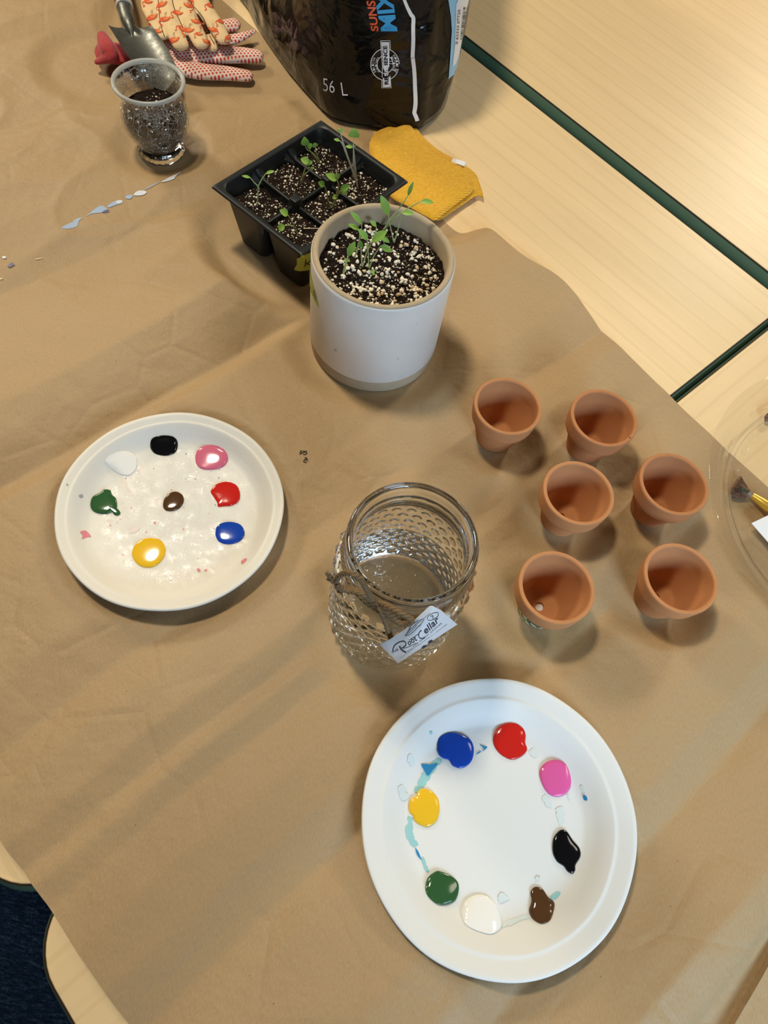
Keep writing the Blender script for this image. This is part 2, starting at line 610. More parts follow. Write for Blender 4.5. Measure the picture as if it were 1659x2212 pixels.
RIGHT = [(-1.6, 0.622), (-0.85, 0.620), (-0.72, 0.632), (-0.695, 0.626), (-0.675, 0.632), (-0.645, 0.618), (-0.55, 0.600), (-0.455, 0.5885), (-0.431, 0.615), (-0.364, 0.6150), (-0.313, 0.6299), (-0.261, 0.6258), (-0.202, 0.6177), (-0.114, 0.617), (-0.05, 0.6145), (0.10, 0.613), (0.40, 0.612)]
_RC = np.array(catmull(RIGHT, 12))


def v_right(u): return float(np.interp(u, _RC[:, 0], _RC[:, 1]))
def v_left(u): return -0.155 + 0.06 * u


def sstep(a, b, x):
    t = min(max((x - a) / (b - a), 0), 1); return t * t * (3 - 2 * t)


def paper_mask(x, y):
    k = 1.0
    for mx, my, r in MASKS:
        d = math.hypot(x - mx, y - my)
        if d < r + 0.05: k = min(k, sstep(r, r + 0.035, d))
    return k


def paper_h(u, v, hk=HK, shift=0.0, edge=True):
    p = uv(u, v)
    w = 0.006 * noise.noise(Vector((v * 7, u * 3, 1.7)))
    h = float(np.interp(u + w - shift, hk[:, 0], hk[:, 1]))
    h *= 3.0 * (0.80 + 0.5 * noise.noise(Vector((u * 4.0, v * 5.0, 3.1))))
    h += 0.0016 * (noise.fractal(Vector((u * 14, v * 11, 0.4)), 1.0, 2.1, 4) * 0.5 + 0.5)
    h += 0.0014 * max(0, noise.noise(Vector((u * 6 + v * 9, v * 4 - u * 5, 7.7))))
    rd = 1 - abs(noise.noise(Vector((u * 5.0 + 0.6 * v, v * 4.2 - 0.8 * u, 2.2))))
    rd2 = 1 - abs(noise.noise(Vector((u * 11.0 + 2 * v, v * 9.0, 8.2))))
    h += (0.0042 * rd ** 9 + 0.0022 * rd2 ** 8) * (0.35 + 0.65 * sstep(-0.15, -0.4, u)) * sstep(-0.25, 0.4, noise.noise(Vector((u * 2.3, v * 2.3, 6.6))))
    if edge:
        e = v_right(u) - v
        if u > -0.25: h *= 1 - 0.88 * sstep(0.10, 0.01, e) * sstep(-0.25, -0.15, u)
        h += (0.0035 * (0.5 + 0.5 * math.sin(u * 34 + 1.0))) * math.exp(-max(e, 0) / 0.05) * (1 if -0.5 < u < -0.1 else 0.25)
    return 0.0009 + max(h, 0) * paper_mask(p.x, p.y) * (1 - 0.8 * sstep(0.268, 0.290, u))


def sheet(u0, u1, nu, nv, vl, vr, hf):
    v = []; f = []
    for i in range(nu + 1):
        u = u0 + (u1(0) - u0) * i / nu
        for j in range(nv + 1):
            t = j / nv
            uu = u0 + (u1(t) - u0) * i / nu
            a, b = vl(uu), vr(uu)
            vv = a + (b - a) * t
            v.append(uv(uu, vv, hf(uu, vv)))
    for i in range(nu):
        for j in range(nv):
            k = i * (nv + 1) + j
            f.append((k, k + nv + 1, k + nv + 2, k + 1))
    return v, f


paper = obj('kraft_paper', sheet(-1.5, lambda t: 0.3065, 560, 260, v_left, v_right, paper_h), M['kraft'], origin=(0, 0, 0), angle=None)
tag(paper, 'long brown kraft paper sheet covering the tables, creased in even folds', 'paper')
paper2 = obj('kraft_paper', sheet(0.2880, lambda t: 1.0, 60, 60, lambda u: v_left(u) - 0.01, lambda u: v_right(u) - 0.03,
             lambda u, v: 0.0042 + 0.0032 * math.exp(-(u - 0.288) / 0.04) + 0.0012 * noise.noise(Vector((u * 9, v * 9, 5))) - 0.0028 * sstep(0.36, 0.5, u)), M['kraft'], origin=(0, 0, 0), angle=None)
# the second sheet's edge runs slightly askew to the first
for q in paper2.data.vertices:
    p = q.co; uu = p.dot(U2); vv = p.dot(V2)
    if uu < 0.5:
        s = (0.2974 - 0.2902) / (0.1864 - 0.2497) * (vv - 0.2497) + 0.2902 - 0.288 + 0.0004 * math.sin(vv * 60)
        p += U2 * (min(max(s, -0.01), 0.02) * (1 - sstep(0.288, 0.5, uu)))
tag(paper2, 'second brown kraft paper sheet overlapping the long one near the large plate', 'paper')
paper_bvh = bvh_of(paper)


def on_paper(px, py, lift=0.0004):
    return lay(paper_bvh, px, py, lift)


# dried paint and ink on the paper
def patch(mb, poly, put, mi=0, step=4):
    v, f = fill_poly(poly, step)
    mb.add([put(p[0], p[1]) for p in v], f, mi)


def sm(pts, k, ox, oy, n=5):                     # points of a zoomed view -> smooth outline in photo pixels
    return [(ox + p[0] / k, oy + p[1] / k) for p in catmull(pts, n, True)]


M['dry_blue'] = mat('dry_pale_blue_paint', (0.36, 0.46, 0.62), 0.35, 0.5)
M['dry_white'] = mat('dry_white_paint', (0.66, 0.68, 0.74), 0.35, 0.5)
M['dry_violet'] = mat('dry_violet_paint', (0.12, 0.11, 0.22), 0.4, 0.5)
M['dry_cream'] = mat('dry_cream_paint', (0.72, 0.62, 0.36), 0.5, 0.4)
K2 = 5.53
DRY = []
for pts, mi in (([(70, 735), (120, 700), (200, 668), (268, 690), (240, 722), (150, 745)], 0), ([(205, 668), (250, 625), (320, 610), (280, 650), (262, 690)], 0), ([(370, 600), (400, 565), (480, 500), (540, 468), (600, 490), (610, 520), (560, 548), (470, 560), (420, 568)], 0),
                ([(555, 548), (600, 520), (640, 525), (630, 548), (585, 555)], 2), ([(620, 470), (700, 420), (760, 402), (800, 412), (790, 440), (720, 462), (660, 485), (635, 492)], 0), ([(720, 425), (760, 404), (800, 412), (785, 436), (740, 440)], 1), ([(832, 365), (870, 345), (925, 345), (900, 385), (855, 388)], 0),
                ([(935, 335), (985, 295), (1060, 292), (1088, 315), (1040, 345), (960, 350)], 1), ([(1045, 285), (1120, 245), (1255, 180), (1200, 215), (1110, 262)], 0), ([(1260, 190), (1330, 150), (1420, 105), (1505, 72), (1440, 120), (1415, 155), (1330, 182)], 1)):
    DRY.append((sm(pts, K2, 120, 360), mi))
DRY.append((sm([(80, 230), (140, 215), (215, 250), (170, 295), (100, 290)], 15.08, 0, 540), 1))
DRY.append((sm([(255, 540), (330, 480), (390, 425), (475, 480), (440, 525), (350, 580), (270, 575)], 15.08, 0, 540), 2))
DRY.append((sm([(1140, 310), (1250, 290), (1400, 262), (1330, 300), (1200, 325)], 15.08, 0, 540), 3))
DRY.append((sm([(-20, 940), (50, 930), (95, 930), (60, 985), (-10, 960)], 15.08, 0, 540), 3))
for k, (pts, mi) in enumerate(DRY):
    mb = MB(); patch(mb, pts, lambda x, y: on_paper(x, y, 0.0003 + 0.00006 * k), 0, 3)
    sp_ = obj('dried_paint', mb, [M['dry_blue'], M['dry_white'], M['dry_violet'], M['dry_cream']][mi], paper)
    sp_['label'] = ('pale blue', 'white', 'dark violet', 'cream')[mi] + ' dried paint streak'
mb = MB()
for pts, w in (([(310, 900), (345, 690), (430, 560), (470, 700), (420, 860), (350, 820)], 70), ([(430, 820), (560, 760), (700, 700), (860, 640)], 80), ([(540, 600), (680, 610), (740, 760)], 60), ([(600, 880), (730, 930), (860, 860), (980, 800)], 70), ([(760, 580), (860, 680), (930, 790)], 70), ([(950, 550), (880, 640), (930, 720)], 50),
               ([(750, 1200), (880, 1210), (970, 1300), (980, 1430), (1030, 1510)], 70), ([(860, 1250), (800, 1350), (650, 1440)], 60), ([(700, 1430), (860, 1410), (940, 1330)], 60), ([(610, 1510), (730, 1590), (860, 1630), (930, 1580)], 70)):
    v, f = stroke(catmull(pts, 6), w)
    mb.add([on_paper(640 + p[0] / 41.5, 960 + p[1] / 41.5, 0.0003 + 0.00004 * len(mb.f) / 40) for p in v], f)
obj('ink_mark', mb, M['ink'], paper)['label'] = 'small black ink mark'

# ------------------------------------------------------------------ terracotta pots
M['terra'] = clay_mat('terracotta', (0.50, 0.222, 0.092))
M['terra_b'] = clay_mat('terracotta_deep', (0.455, 0.192, 0.078))


def pot_profile(step=1.0):
    rb = 0.0335 - 0.0012 * (1 - step)
    return [(0.0045, 0.0), (0.0190, 0.0), (0.0202, 0.0008), (0.0208, 0.003), (0.0292 + 0.002 * (1 - step), 0.0375), (rb - 0.0008, 0.0378), (rb, 0.0386), (rb + 0.0004, 0.041),
            (0.0350, 0.0565), (0.0350, 0.0580), (0.0345, 0.0590), (0.0332, 0.0592), (0.0318, 0.0591), (0.0311, 0.0585), (0.0307, 0.0570), (0.0298, 0.0440), (0.0289, 0.040), (0.0185, 0.0085), (0.0170, 0.0062), (0.0150, 0.0056), (0.0045, 0.0054)]


POT_LABELS = ['small empty terracotta pot standing apart, nearest the white pot',
              'small empty terracotta pot with a thin crack across its rim',
              'small empty terracotta pot between the cracked pot and the leaf-painted pot',
              'small empty terracotta pot beside the fan brush, touching the clear dish',
              'small terracotta pot painted with pale green leaves, its drain hole showing white',
              'small empty terracotta pot in the front row, to the right of the leaf-painted pot']
pot_meshes = {}
for i, (x, y) in enumerate(POTS):
    root = thing('terracotta_pot', POT_LABELS[i], 'flower pot', (x, y, 0.0012), 'small terracotta pots')
    mb = MB().add(*lathe(pot_profile(0.35 if i in (0, 5) else 1.0), 96, (x, y, 0.0012), True))
    pm = obj('pot', mb, M['terra_b'] if i in (1, 3) else M['terra'], root, angle=50)
    if i == 1:                                              # crack across the rim
        bv = bvh_of(pm); mb = MB()
        v, f = stroke([(1358, 943.5), (1361, 946), (1364, 948.5)], [1.2, 2.4, 1.2])
        mb.add([lay(bv, p[0], p[1], 0.0002) for p in v], f)
        obj('rim_crack', mb, M['seam'], root)
    if i == 4:                                              # leaf painting round the body, white disc under the drain hole
        M['paint_sage'] = mat('sage_paint', (0.46, 0.54, 0.24), 0.5, 0.4)
        M['paint_lime'] = mat('pale_lime_paint', (0.62, 0.70, 0.36), 0.5, 0.4)
        M['paint_slate'] = mat('slate_paint', (0.10, 0.11, 0.10), 0.5, 0.4)

        def body_r(z): return 0.0208 + (0.0292 - 0.0208) * (z - 0.003) / 0.0345
        mb = MB(); V = []; F = []
        ns = 96
        for k, z in enumerate((0.0032, 0.012, 0.024, 0.0362)):
            for a in range(ns):
                t = 2 * math.pi * a / ns
                V.append((x + (body_r(z) + 0.0002) * math.cos(t), y + (body_r(z) + 0.0002) * math.sin(t), z + 0.0012))
        for k in range(3):
            for a in range(ns):
                F.append((k * ns + a, k * ns + (a + 1) % ns, (k + 1) * ns + (a + 1) % ns, (k + 1) * ns + a))
        mb.add(V, F, 0)
        r_ = random.Random(3)
        for k in range(64):
            t0 = r_.uniform(0, 2 * math.pi); z0 = r_.uniform(0.005, 0.033); ang = r_.uniform(-0.9, 0.9) + math.pi / 2; ln = r_.uniform(0.005, 0.0085)
            pts = []
            for s, w in ((-1, 0.05), (-.5, .8), (0, 1), (.5, .75), (1, 0.05)):
                pts.append((s * ln, w * 0.0021))
            outl = [(a, b) for a, b in pts] + [(a, -b) for a, b in pts[::-1]]
            vv = []
            for a, b in outl:
                dx = a * math.cos(ang) - b * math.sin(ang); dz = a * math.sin(ang) + b * math.cos(ang)
                z = min(max(z0 + dz, 0.0034), 0.0360); rr = body_r(z) + 0.0004 + 0.00002 * (k % 9)
                t = t0 + dx / rr
                vv.append((x + rr * math.cos(t), y + rr * math.sin(t), z + 0.0012))
            n_ = len(vv) // 2
            mb.add(vv, [(q, q + 1, 2 * n_ - 2 - q, 2 * n_ - 1 - q) for q in range(n_ - 1)], 1 + (k % 2))
        pl = obj('leaf_painting', mb, [M['paint_slate'], M['paint_sage'], M['paint_lime']], root); pl['label'] = 'pale green painted leaves on dark ground'
        obj('drain_hole', lathe([(0, 0.0022), (0.0044, 0.0022), (0.0044, 0.0012), (0, 0.0012)], 32, (x, y, 0.0012)), M['white_print'], root)['label'] = 'white spot in the drain hole'

# ------------------------------------------------------------------ paper plates
M['plate'] = mat('moulded_fibre', (0.725, 0.72, 0.695), 0.50, 0.35)
_N = NT(M['plate']); _N.set(Normal=_N.bump(_N.noise(_N.co, 170, 4, 0.6), 0.10, 0.001))


def plate_wet_mat():
    """fibre plate whose floor carries a dried, glossy wash"""
    mt = mat('painted_over_fibre', (0.80, 0.74, 0.65), 0.5, 0.4)
    N = NT(mt)
    film = N.ramp(N.noise(N.co, 9, 6, 0.7), [(0.36, (0, 0, 0)), (0.55, (1, 1, 1))])
    sepr = N.n('SeparateXYZ', {'Vector': N.co}).outputs
    rad = N.n('VectorMath', {0: N.n('CombineXYZ', {'X': sepr[0], 'Y': sepr[1]}).outputs[0]}, operation='LENGTH').outputs['Value']
    inside = N.ramp(rad, [(0.0, (1, 1, 1)), (0.068, (1, 1, 1)), (0.082, (0, 0, 0))])
    k = N.math('MULTIPLY', film, inside)
    pink = N.ramp(N.noise(N.co, 45, 5, 0.75), [(0.56, (0, 0, 0)), (0.72, (1, 1, 1))])
    col = N.mix(N.math('MULTIPLY', N.math('MULTIPLY', pink, inside), 0.35), (0.73, 0.69, 0.62), (0.70, 0.47, 0.44))
    wr = N.noise(N.co, 75, 5, 0.72, 1.0)
    N.set(Base_Color=col, Coat_Weight=N.math('MULTIPLY', k, 0.95), Coat_Roughness=0.14, Coat_IOR=1.8)
    bmp = N.bump(wr, 1.0, 0.0030)
    N.set(Normal=N.bump(wr, 0.25, 0.002), Coat_Normal=bmp)
    return mt


M['plate_wet'] = plate_wet_mat()


def plate(label, c, prof, mt, seed):
    r_ = random.Random(seed); ph = [r_.uniform(0, 6.28) for _ in range(6)]

    def jit(a, z):
        k = z / 0.0228
        return 1 + k * (0.0035 * math.sin(2 * a + ph[0]) + 0.0028 * math.sin(5 * a + ph[1]) + 0.0022 * math.sin(9 * a + ph[2]))
    base = (c[0], c[1], 0.0012)
    root = thing('paper_plate', label, 'plate', base, 'paint palette plates')
    under = [(max(r + 0.0002, 0), z - 0.0011) for r, z in prof[::-1]]
    under = [(r, max(z, 0.0)) for r, z in under]
    obj('dish', lathe(prof + under, 144, base, False, jit), mt, root, angle=60)
    return root


R1, R2 = 0.105, 0.114
prof1 = [(0, 0.0034), (0.060, 0.0034), (0.0775, 0.0038), (0.0815, 0.0052), (0.0865, 0.0105), (0.0915, 0.0165), (0.0940, 0.0188), (0.0952, 0.0196), (0.0962, 0.0194), (0.0975, 0.0197), (0.1012, 0.0222), (0.1040, 0.0228), (0.1050, 0.0222)]
prof2 = [(0, 0.0034), (0.060, 0.0034), (0.0735, 0.0037), (0.0775, 0.0048), (0.0850, 0.0105), (0.0925, 0.0158), (0.0962, 0.0176), (0.0975, 0.0183), (0.0985, 0.0179), (0.1010, 0.0186), (0.1100, 0.0222), (0.1130, 0.0228), (0.1140, 0.0222)]
pl1 = plate('white paper plate with small glossy paint blobs, left of the glass jar', PLATE1, prof1, M['plate_wet'], 1)
pl2 = plate('large white paper plate with a ring of paint blobs, in front of the glass jar', PLATE2, prof2, M['plate'], 2)
PZ = 0.0012 + 0.0034


# dried washes in the plates
def film_mat(name, col, alpha_noise):
    mt = mat(name, col, 0.55, 0.3)
    return mt


M['teal'] = mat('dry_teal_paint', (0.30, 0.56, 0.56), 0.5, 0.3)
M['teal_deep'] = mat('dry_deep_blue_paint', (0.02, 0.22, 0.46), 0.4, 0.4)
M['teal_pale'] = mat('dry_pale_teal_wash', (0.635, 0.695, 0.68), 0.55, 0.3)
M['pinkdry'] = mat('dry_pink_paint', (0.70, 0.22, 0.26), 0.5, 0.3)
M['paledry'] = mat('dry_pale_pink_wash', (0.78, 0.66, 0.60), 0.5, 0.3)
M['greydry'] = mat('dry_grey_speck', (0.36, 0.35, 0.32), 0.5, 0.3)
pb2 = bvh_of([o for o in pl2.children][0]); pb1 = bvh_of([o for o in pl1.children][0])
k8 = 2.592; K5 = 3.072


def rough_stroke(pts, w, jit=0.25, seed=0):
    """a dry-brush smear with ragged edges, in zoomed units"""
    r_ = random.Random(seed)
    P = catmull(pts, 6)
    n = len(P)
    ws = [w * (0.35 + 0.65 * math.sin(math.pi * (0.12 + 0.76 * i / (n - 1)))) * (1 + r_.uniform(-jit, jit)) for i in range(n)]
    return stroke([(p[0] + r_.uniform(-jit, jit) * w * 0.3, p[1] + r_.uniform(-jit, jit) * w * 0.3) for p in P], ws)


mb = MB()


def p2(x, y, lift=0.0003): return lay(pb2, 760 + x / k8, 1450 + y / k8, lift)


for s, (pts, w, mi) in enumerate((([(485, 500), (440, 550), (400, 610), (365, 680)], 48, 0), ([(500, 490), (460, 520), (430, 560)], 30, 0), ([(330, 820), (322, 900), (335, 950), (360, 975)], 40, 0), ([(395, 1040), (410, 1090), (425, 1125)], 22, 0), ([(840, 1430), (880, 1410), (930, 1390), (985, 1370)], 30, 2), 
                                  ([(1110, 1280), (1165, 1240)], 26, 0), ([(1000, 440), (1030, 480)], 40, 2), ([(1075, 700), (1110, 760)], 40, 2), ([(1160, 760), (1175, 850)], 50, 2), ([(320, 470), (340, 520)], 40, 2), ([(270, 640), (300, 720)], 46, 2), ([(1210, 690), (1220, 720)], 14, 2), ([(1285, 640), (1300, 680)], 20, 2), ([(440, 335), (446, 352)], 16, 0),
                                  ([(820, 1260), (870, 1280)], 50, 2), ([(1030, 1170), (1050, 1150)], 24, 2))):
    v, f = rough_stroke(pts, w, 0.3, s)
    st = obj('dried_paint', ([p2(p[0], p[1], 0.0002 + 0.00003 * s) for p in v], f), [M['teal'], M['teal_deep'], M['teal_pale']][mi], pl2); st['label'] = ('teal dried smear', 'deep blue dried smear', 'pale teal dried wash')[mi]
for pts, mi in (([(388, 520), (440, 522), (482, 516), (455, 550), (425, 585), (405, 555)], 1), ([(715, 412), (745, 420), (758, 425), (742, 440), (725, 448), (738, 432)], 1), ([(355, 990), (372, 1010), (388, 1050), (392, 1060), (365, 1030)], 1), ([(1296, 692), (1315, 700), (1320, 722), (1300, 718)], 1), ([(690, 465), (720, 445), (716, 456)], 1)):
    v, f = fill_poly([(p[0], p[1]) for p in catmull(pts, 4, True)], 8)
    st = obj('dried_paint', ([p2(p[0], p[1], 0.0008) for p in v], f), M['teal_deep'], pl2); st['label'] = 'deep blue dried smear'


def p1(x, y, lift=0.0003): return lay(pb1, 100 + x / K5, 870 + y / K5, lift)


r_ = random.Random(5)
for pts, mi in (([(222, 858), (262, 850), (298, 888), (270, 892), (235, 905), (240, 880)], 0), ([(1295, 1050), (1325, 1032), (1330, 1045), (1300, 1072)], 0), ([(1000, 1100), (1022, 1105), (1020, 1122), (1005, 1120)], 0), ([(1048, 1110), (1066, 1105), (1060, 1122)], 0), ([(548, 850), (590, 822), (625, 826), (600, 856), (560, 868)], 1), ([(712, 795), (726, 790), (722, 808)], 0),
                ([(500, 490), (520, 500), (545, 560), (560, 590), (535, 570)], 1), ([(400, 780), (415, 776), (412, 790)], 1), ([(215, 615), (235, 608), (245, 622), (225, 632)], 2), ([(130, 540), (146, 540), (140, 552)], 2), ([(922, 335), (934, 337), (927, 345)], 2), ([(708, 434), (718, 436), (713, 443)], 2), ([(500, 1005), (512, 1010), (508, 1018)], 0)):
    v, f = fill_poly([(p[0], p[1]) for p in catmull(pts, 3, True)], 10)
    st = obj('dried_paint', ([p1(p[0], p[1]) for p in v], f), [M['pinkdry'], M['paledry'], M['greydry']][mi], pl1); st['label'] = ('pink', 'pale pink', 'grey')[mi] + ' dried paint speck'
mb = MB()
for k in range(70):
    a = r_.uniform(0, 6.28); q = math.sqrt(r_.random()); x = 850 + 520 * q * math.cos(a); y = 760 + 430 * q * math.sin(a)
    rr = r_.uniform(2, 6)
    mb.add([p1(*p) for p in ellipse(x, y, rr, rr * r_.uniform(.5, 1), r_.uniform(0, 3), 8)], [tuple(range(8))], r_.choice((0, 0, 1, 1, 2)))
st = obj('dried_paint', mb, [M['pinkdry'], M['paledry'], M['greydry']], pl1); st['label'] = 'tiny pink and grey dried specks'; st['kind'] = 'stuff'


# fresh paint blobs
def blob(name_col, label, outline, put_plate, k, ox, oy, mt, hmax=0.0028):
    pts = np.array([(ox + p[0] / k, oy + p[1] / k) for p in catmull(outline, 8, True)])
    W_ = [lay(put_plate, p[0], p[1], 0.0) for p in pts]
    c = sum(W_, Vector()) / len(W_)
    pln = np.linalg.lstsq(np.array([(p.x, p.y, 1) for p in W_]), np.array([p.z for p in W_]), rcond=None)[0]
    prof = [(1.0, 0.0), (1.006, 0.20), (0.985, 0.48), (0.94, 0.68), (0.86, 0.79), (0.74, 0.87), (0.60, 0.925), (0.45, 0.96), (0.30, 0.985), (0.15, 0.997)]
    V = []; F = []; n = len(W_)
    for s, z in prof:
        for p in W_:
            q = c + (p - c) * s
            hz = put_plate.ray_cast(Vector((q.x, q.y, 1)), Vector((0, 0, -1)))[0]
            zf = (hz.z if hz else p.z); zz = zf * s ** 5 + (1 - s ** 5) * (pln[0] * q.x + pln[1] * q.y + pln[2])
            V.append(Vector((q.x, q.y, zz + hmax * z)))
    V.append(Vector((c.x, c.y, pln[0] * c.x + pln[1] * c.y + pln[2] + hmax)))
    for a in range(len(prof) - 1):
        for i in range(n):
            j = (i + 1) % n
            F.append((a * n + i, a * n + j, (a + 1) * n + j, (a + 1) * n + i))
    o = (len(prof) - 1) * n
    for i in range(n): F.append((o + i, o + (i + 1) % n, len(V) - 1))
    F.append(tuple(range(n))[::-1])
    ob = obj('paint_blob', (V, F), mt, origin=c, angle=None)
    return tag(ob, label, 'paint', None)


def wet(name, col): return mat('wet_%s_paint' % name, col, 0.10, 0.5)


PC = dict(black=wet('black', (0.004, 0.004, 0.005)), pink=wet('pink', (0.62, 0.14, 0.22)), white=wet('white', (0.84, 0.82, 0.78)), green=wet('green', (0.030, 0.095, 0.032)), brown=wet('brown', (0.085, 0.038, 0.014)), red=wet('red', (0.56, 0.018, 0.012)),
          blue=wet('blue', (0.010, 0.055, 0.38)), yellow=wet('yellow', (0.80, 0.47, 0.022)), magenta=wet('magenta', (0.70, 0.11, 0.33)))
B1 = [('black', [(690, 280), (705, 240), (760, 221), (830, 224), (868, 250), (872, 295), (850, 335), (795, 352), (730, 342), (698, 315)], 'black'),
      ('white', [(392, 385), (430, 345), (500, 322), (560, 330), (598, 360), (604, 410), (585, 455), (540, 485), (480, 472), (430, 440), (405, 410)], 'white'),
      ('pink', [(990, 360), (1005, 315), (1050, 288), (1110, 284), (1170, 305), (1203, 350), (1200, 395), (1165, 430), (1100, 445), (1035, 440), (998, 410)], 'pink'),
      ('green', [(295, 665), (310, 625), (355, 600), (385, 578), (425, 582), (438, 612), (465, 640), (470, 690), (460, 712), (478, 710), (492, 730), (480, 748), (452, 745), (440, 725), (405, 738), (360, 738), (318, 725), (297, 700)], 'green'),
      ('brown', [(775, 680), (785, 640), (820, 602), (865, 592), (905, 615), (912, 655), (890, 695), (845, 718), (800, 718), (780, 702)], 'brown'),
      ('red', [(1092, 590), (1120, 550), (1165, 530), (1215, 528), (1265, 552), (1285, 600), (1278, 650), (1235, 682), (1180, 688), (1140, 690), (1135, 665), (1110, 625)], 'red'),
      ('blue', [(1122, 865), (1135, 820), (1180, 796), (1240, 794), (1290, 812), (1314, 850), (1310, 890), (1275, 925), (1205, 940), (1150, 925), (1128, 895)], 'blue'),
      ('yellow', [(570, 1000), (590, 945), (640, 908), (700, 900), (755, 912), (788, 955), (786, 1010), (755, 1060), (700, 1092), (635, 1088), (588, 1052)], 'yellow')]
for nm, outl, mk in B1:
    blob(nm, 'glossy %s paint blob on the plate left of the jar' % nm, outl, pb1, K5, 100, 870, PC[mk], 0.0025)
B2 = [('blue', [(478, 430), (490, 375), (540, 345), (600, 348), (655, 375), (680, 420), (678, 480), (655, 520), (610, 543), (565, 530), (542, 498), (510, 488), (485, 465)], 'blue'),
      ('red', [(790, 390), (805, 330), (850, 296), (910, 292), (955, 318), (972, 355), (970, 400), (980, 440), (950, 475), (900, 495), (850, 478), (808, 440)], 'red'),
      ('pink', [(1050, 580), (1060, 535), (1100, 503), (1150, 496), (1195, 520), (1218, 570), (1226, 630), (1205, 678), (1155, 702), (1105, 690), (1070, 645)], 'magenta'),
      ('yellow', [(318, 755), (330, 715), (355, 702), (372, 670), (405, 658), (450, 675), (482, 715), (490, 775), (475, 835), (430, 870), (385, 862), (350, 838), (342, 810), (322, 790)], 'yellow'),
      ('black', [(1122, 985), (1130, 930), (1165, 890), (1200, 895), (1235, 945), (1272, 990), (1278, 1035), (1250, 1085), (1248, 1115), (1232, 1133), (1205, 1120), (1185, 1092), (1150, 1068), (1128, 1030)], 'black'),
      ('green', [(412, 1205), (425, 1155), (470, 1120), (500, 1122), (550, 1142), (592, 1180), (597, 1230), (580, 1280), (545, 1302), (490, 1308), (445, 1280), (418, 1245)], 'green'),
      ('brown', [(992, 1330), (1005, 1285), (1000, 1235), (1025, 1207), (1065, 1218), (1095, 1260), (1132, 1295), (1125, 1350), (1105, 1395), (1060, 1412), (1015, 1390), (995, 1360)], 'brown'),
      ('white', [(612, 1345), (635, 1290), (690, 1255), (750, 1258), (800, 1295), (828, 1360), (838, 1420), (815, 1455), (770, 1470), (700, 1452), (640, 1420), (618, 1385)], 'white')]
for nm, outl, mk in B2:
    blob(nm, '%s paint blob in the ring on the large plate in front of the jar' % nm, outl, pb2, k8, 760, 1450, PC[mk], 0.0032)


# ------------------------------------------------------------------ soil, perlite, seedlings
def soil_bed(name, label, poly, zf, amp=0.003, step=0.0022, grains=60, gs=(0.0006, 0.0016), seed=1, bias=None, wall=None, mt_g=None):
    """a lumpy bed of potting mix inside an outline, with white grains strewn over it"""
    r_ = random.Random(seed)
    v, f = fill_poly(poly, step)
    out = []
    for p in v:
        h = zf(p.x, p.y) + amp * noise.fractal(Vector((p.x * 130, p.y * 130, seed)), 0.9, 2.0, 5) + amp * 0.8 * max(0, noise.noise(Vector((p.x * 320, p.y * 320, seed + 5))))
        out.append(Vector((p.x, p.y, h)))
    mb = MB().add(out, f)
    if wall:
        mb.add(*wall)
    c = sum(out, Vector()) / len(out)
    o = obj(name, mb, M['soil'], origin=(c.x, c.y, c.z - 0.01), angle=None)
    tag(o, label, 'soil', None, 'stuff')
    bv = bvh_of(o)
    pb = MB(); xs = [p[0] for p in poly]; ys = [p[1] for p in poly]
    inside_poly = np.array(poly)

    def inside(x, y):
        c_ = False; n = len(inside_poly); j = n - 1
        for i in range(n):
            xi, yi = inside_poly[i]; xj, yj = inside_poly[j]
            if (yi > y) != (yj > y) and x < (xj - xi) * (y - yi) / (yj - yi) + xi: c_ = not c_
            j = i
        return c_
    bm = bmesh.new(); bmesh.ops.create_icosphere(bm, subdivisions=1, radius=1.0)
    bm.verts.ensure_lookup_table()
    iv = [q.co.copy() for q in bm.verts]; jf = [[q.index for q in x.verts] for x in bm.faces]; bm.free()
    k = 0; tries = 0
    while k < grains and tries < grains * 30:
        tries += 1
        x = r_.uniform(min(xs), max(xs)); y = r_.uniform(min(ys), max(ys))
        if not inside(x, y) or (bias and r_.random() > bias(x, y)): continue
        h = bv.ray_cast(Vector((x, y, 1)), Vector((0, 0, -1)))[0]
        if h is None: continue
        s = gs[0] + (gs[1] - gs[0]) * r_.random() ** 3.2
        rot = Matrix.Rotation(r_.uniform(0, 6.28), 3, Vector((r_.random() - .5, r_.random() - .5, r_.random() - .5)).normalized())
        sc_ = Vector((s * r_.uniform(.8, 1.4), s * r_.uniform(.7, 1.1), s * r_.uniform(.6, 1.0)))
        seedv = Vector((k * 1.7, 0.3, 0.9))
        pb.add([h + Vector((0, 0, s * 0.35)) + rot @ Vector((q.x * sc_.x, q.y * sc_.y, q.z * sc_.z)) * (1 + 0.6 * noise.noise(q * 1.6 + seedv)) for q in iv], jf, 1 if (mt_g and r_.random() < mt_g) else 0)
        k += 1
    g = obj('perlite', pb, [M['perlite'], M['perlite_tan']], o, angle=None); g['kind'] = 'stuff'; g['label'] = 'white grains strewn in the dark soil'
    return o, bv


M['perlite_tan'] = mat('tan_perlite', (0.70, 0.52, 0.32), 0.85, 0.2)


def rise(px, py, base, lo=0.0, hi=0.085):
    """the point showing at (px, py) that stands most nearly above base"""
    r = ray(px, py)
    t = (r.x * base.x + r.y * base.y) / (r.x ** 2 + r.y ** 2)
    z = HC + r.z * t
    return at(px, py, min(max(z, base.z + lo), base.z + hi))


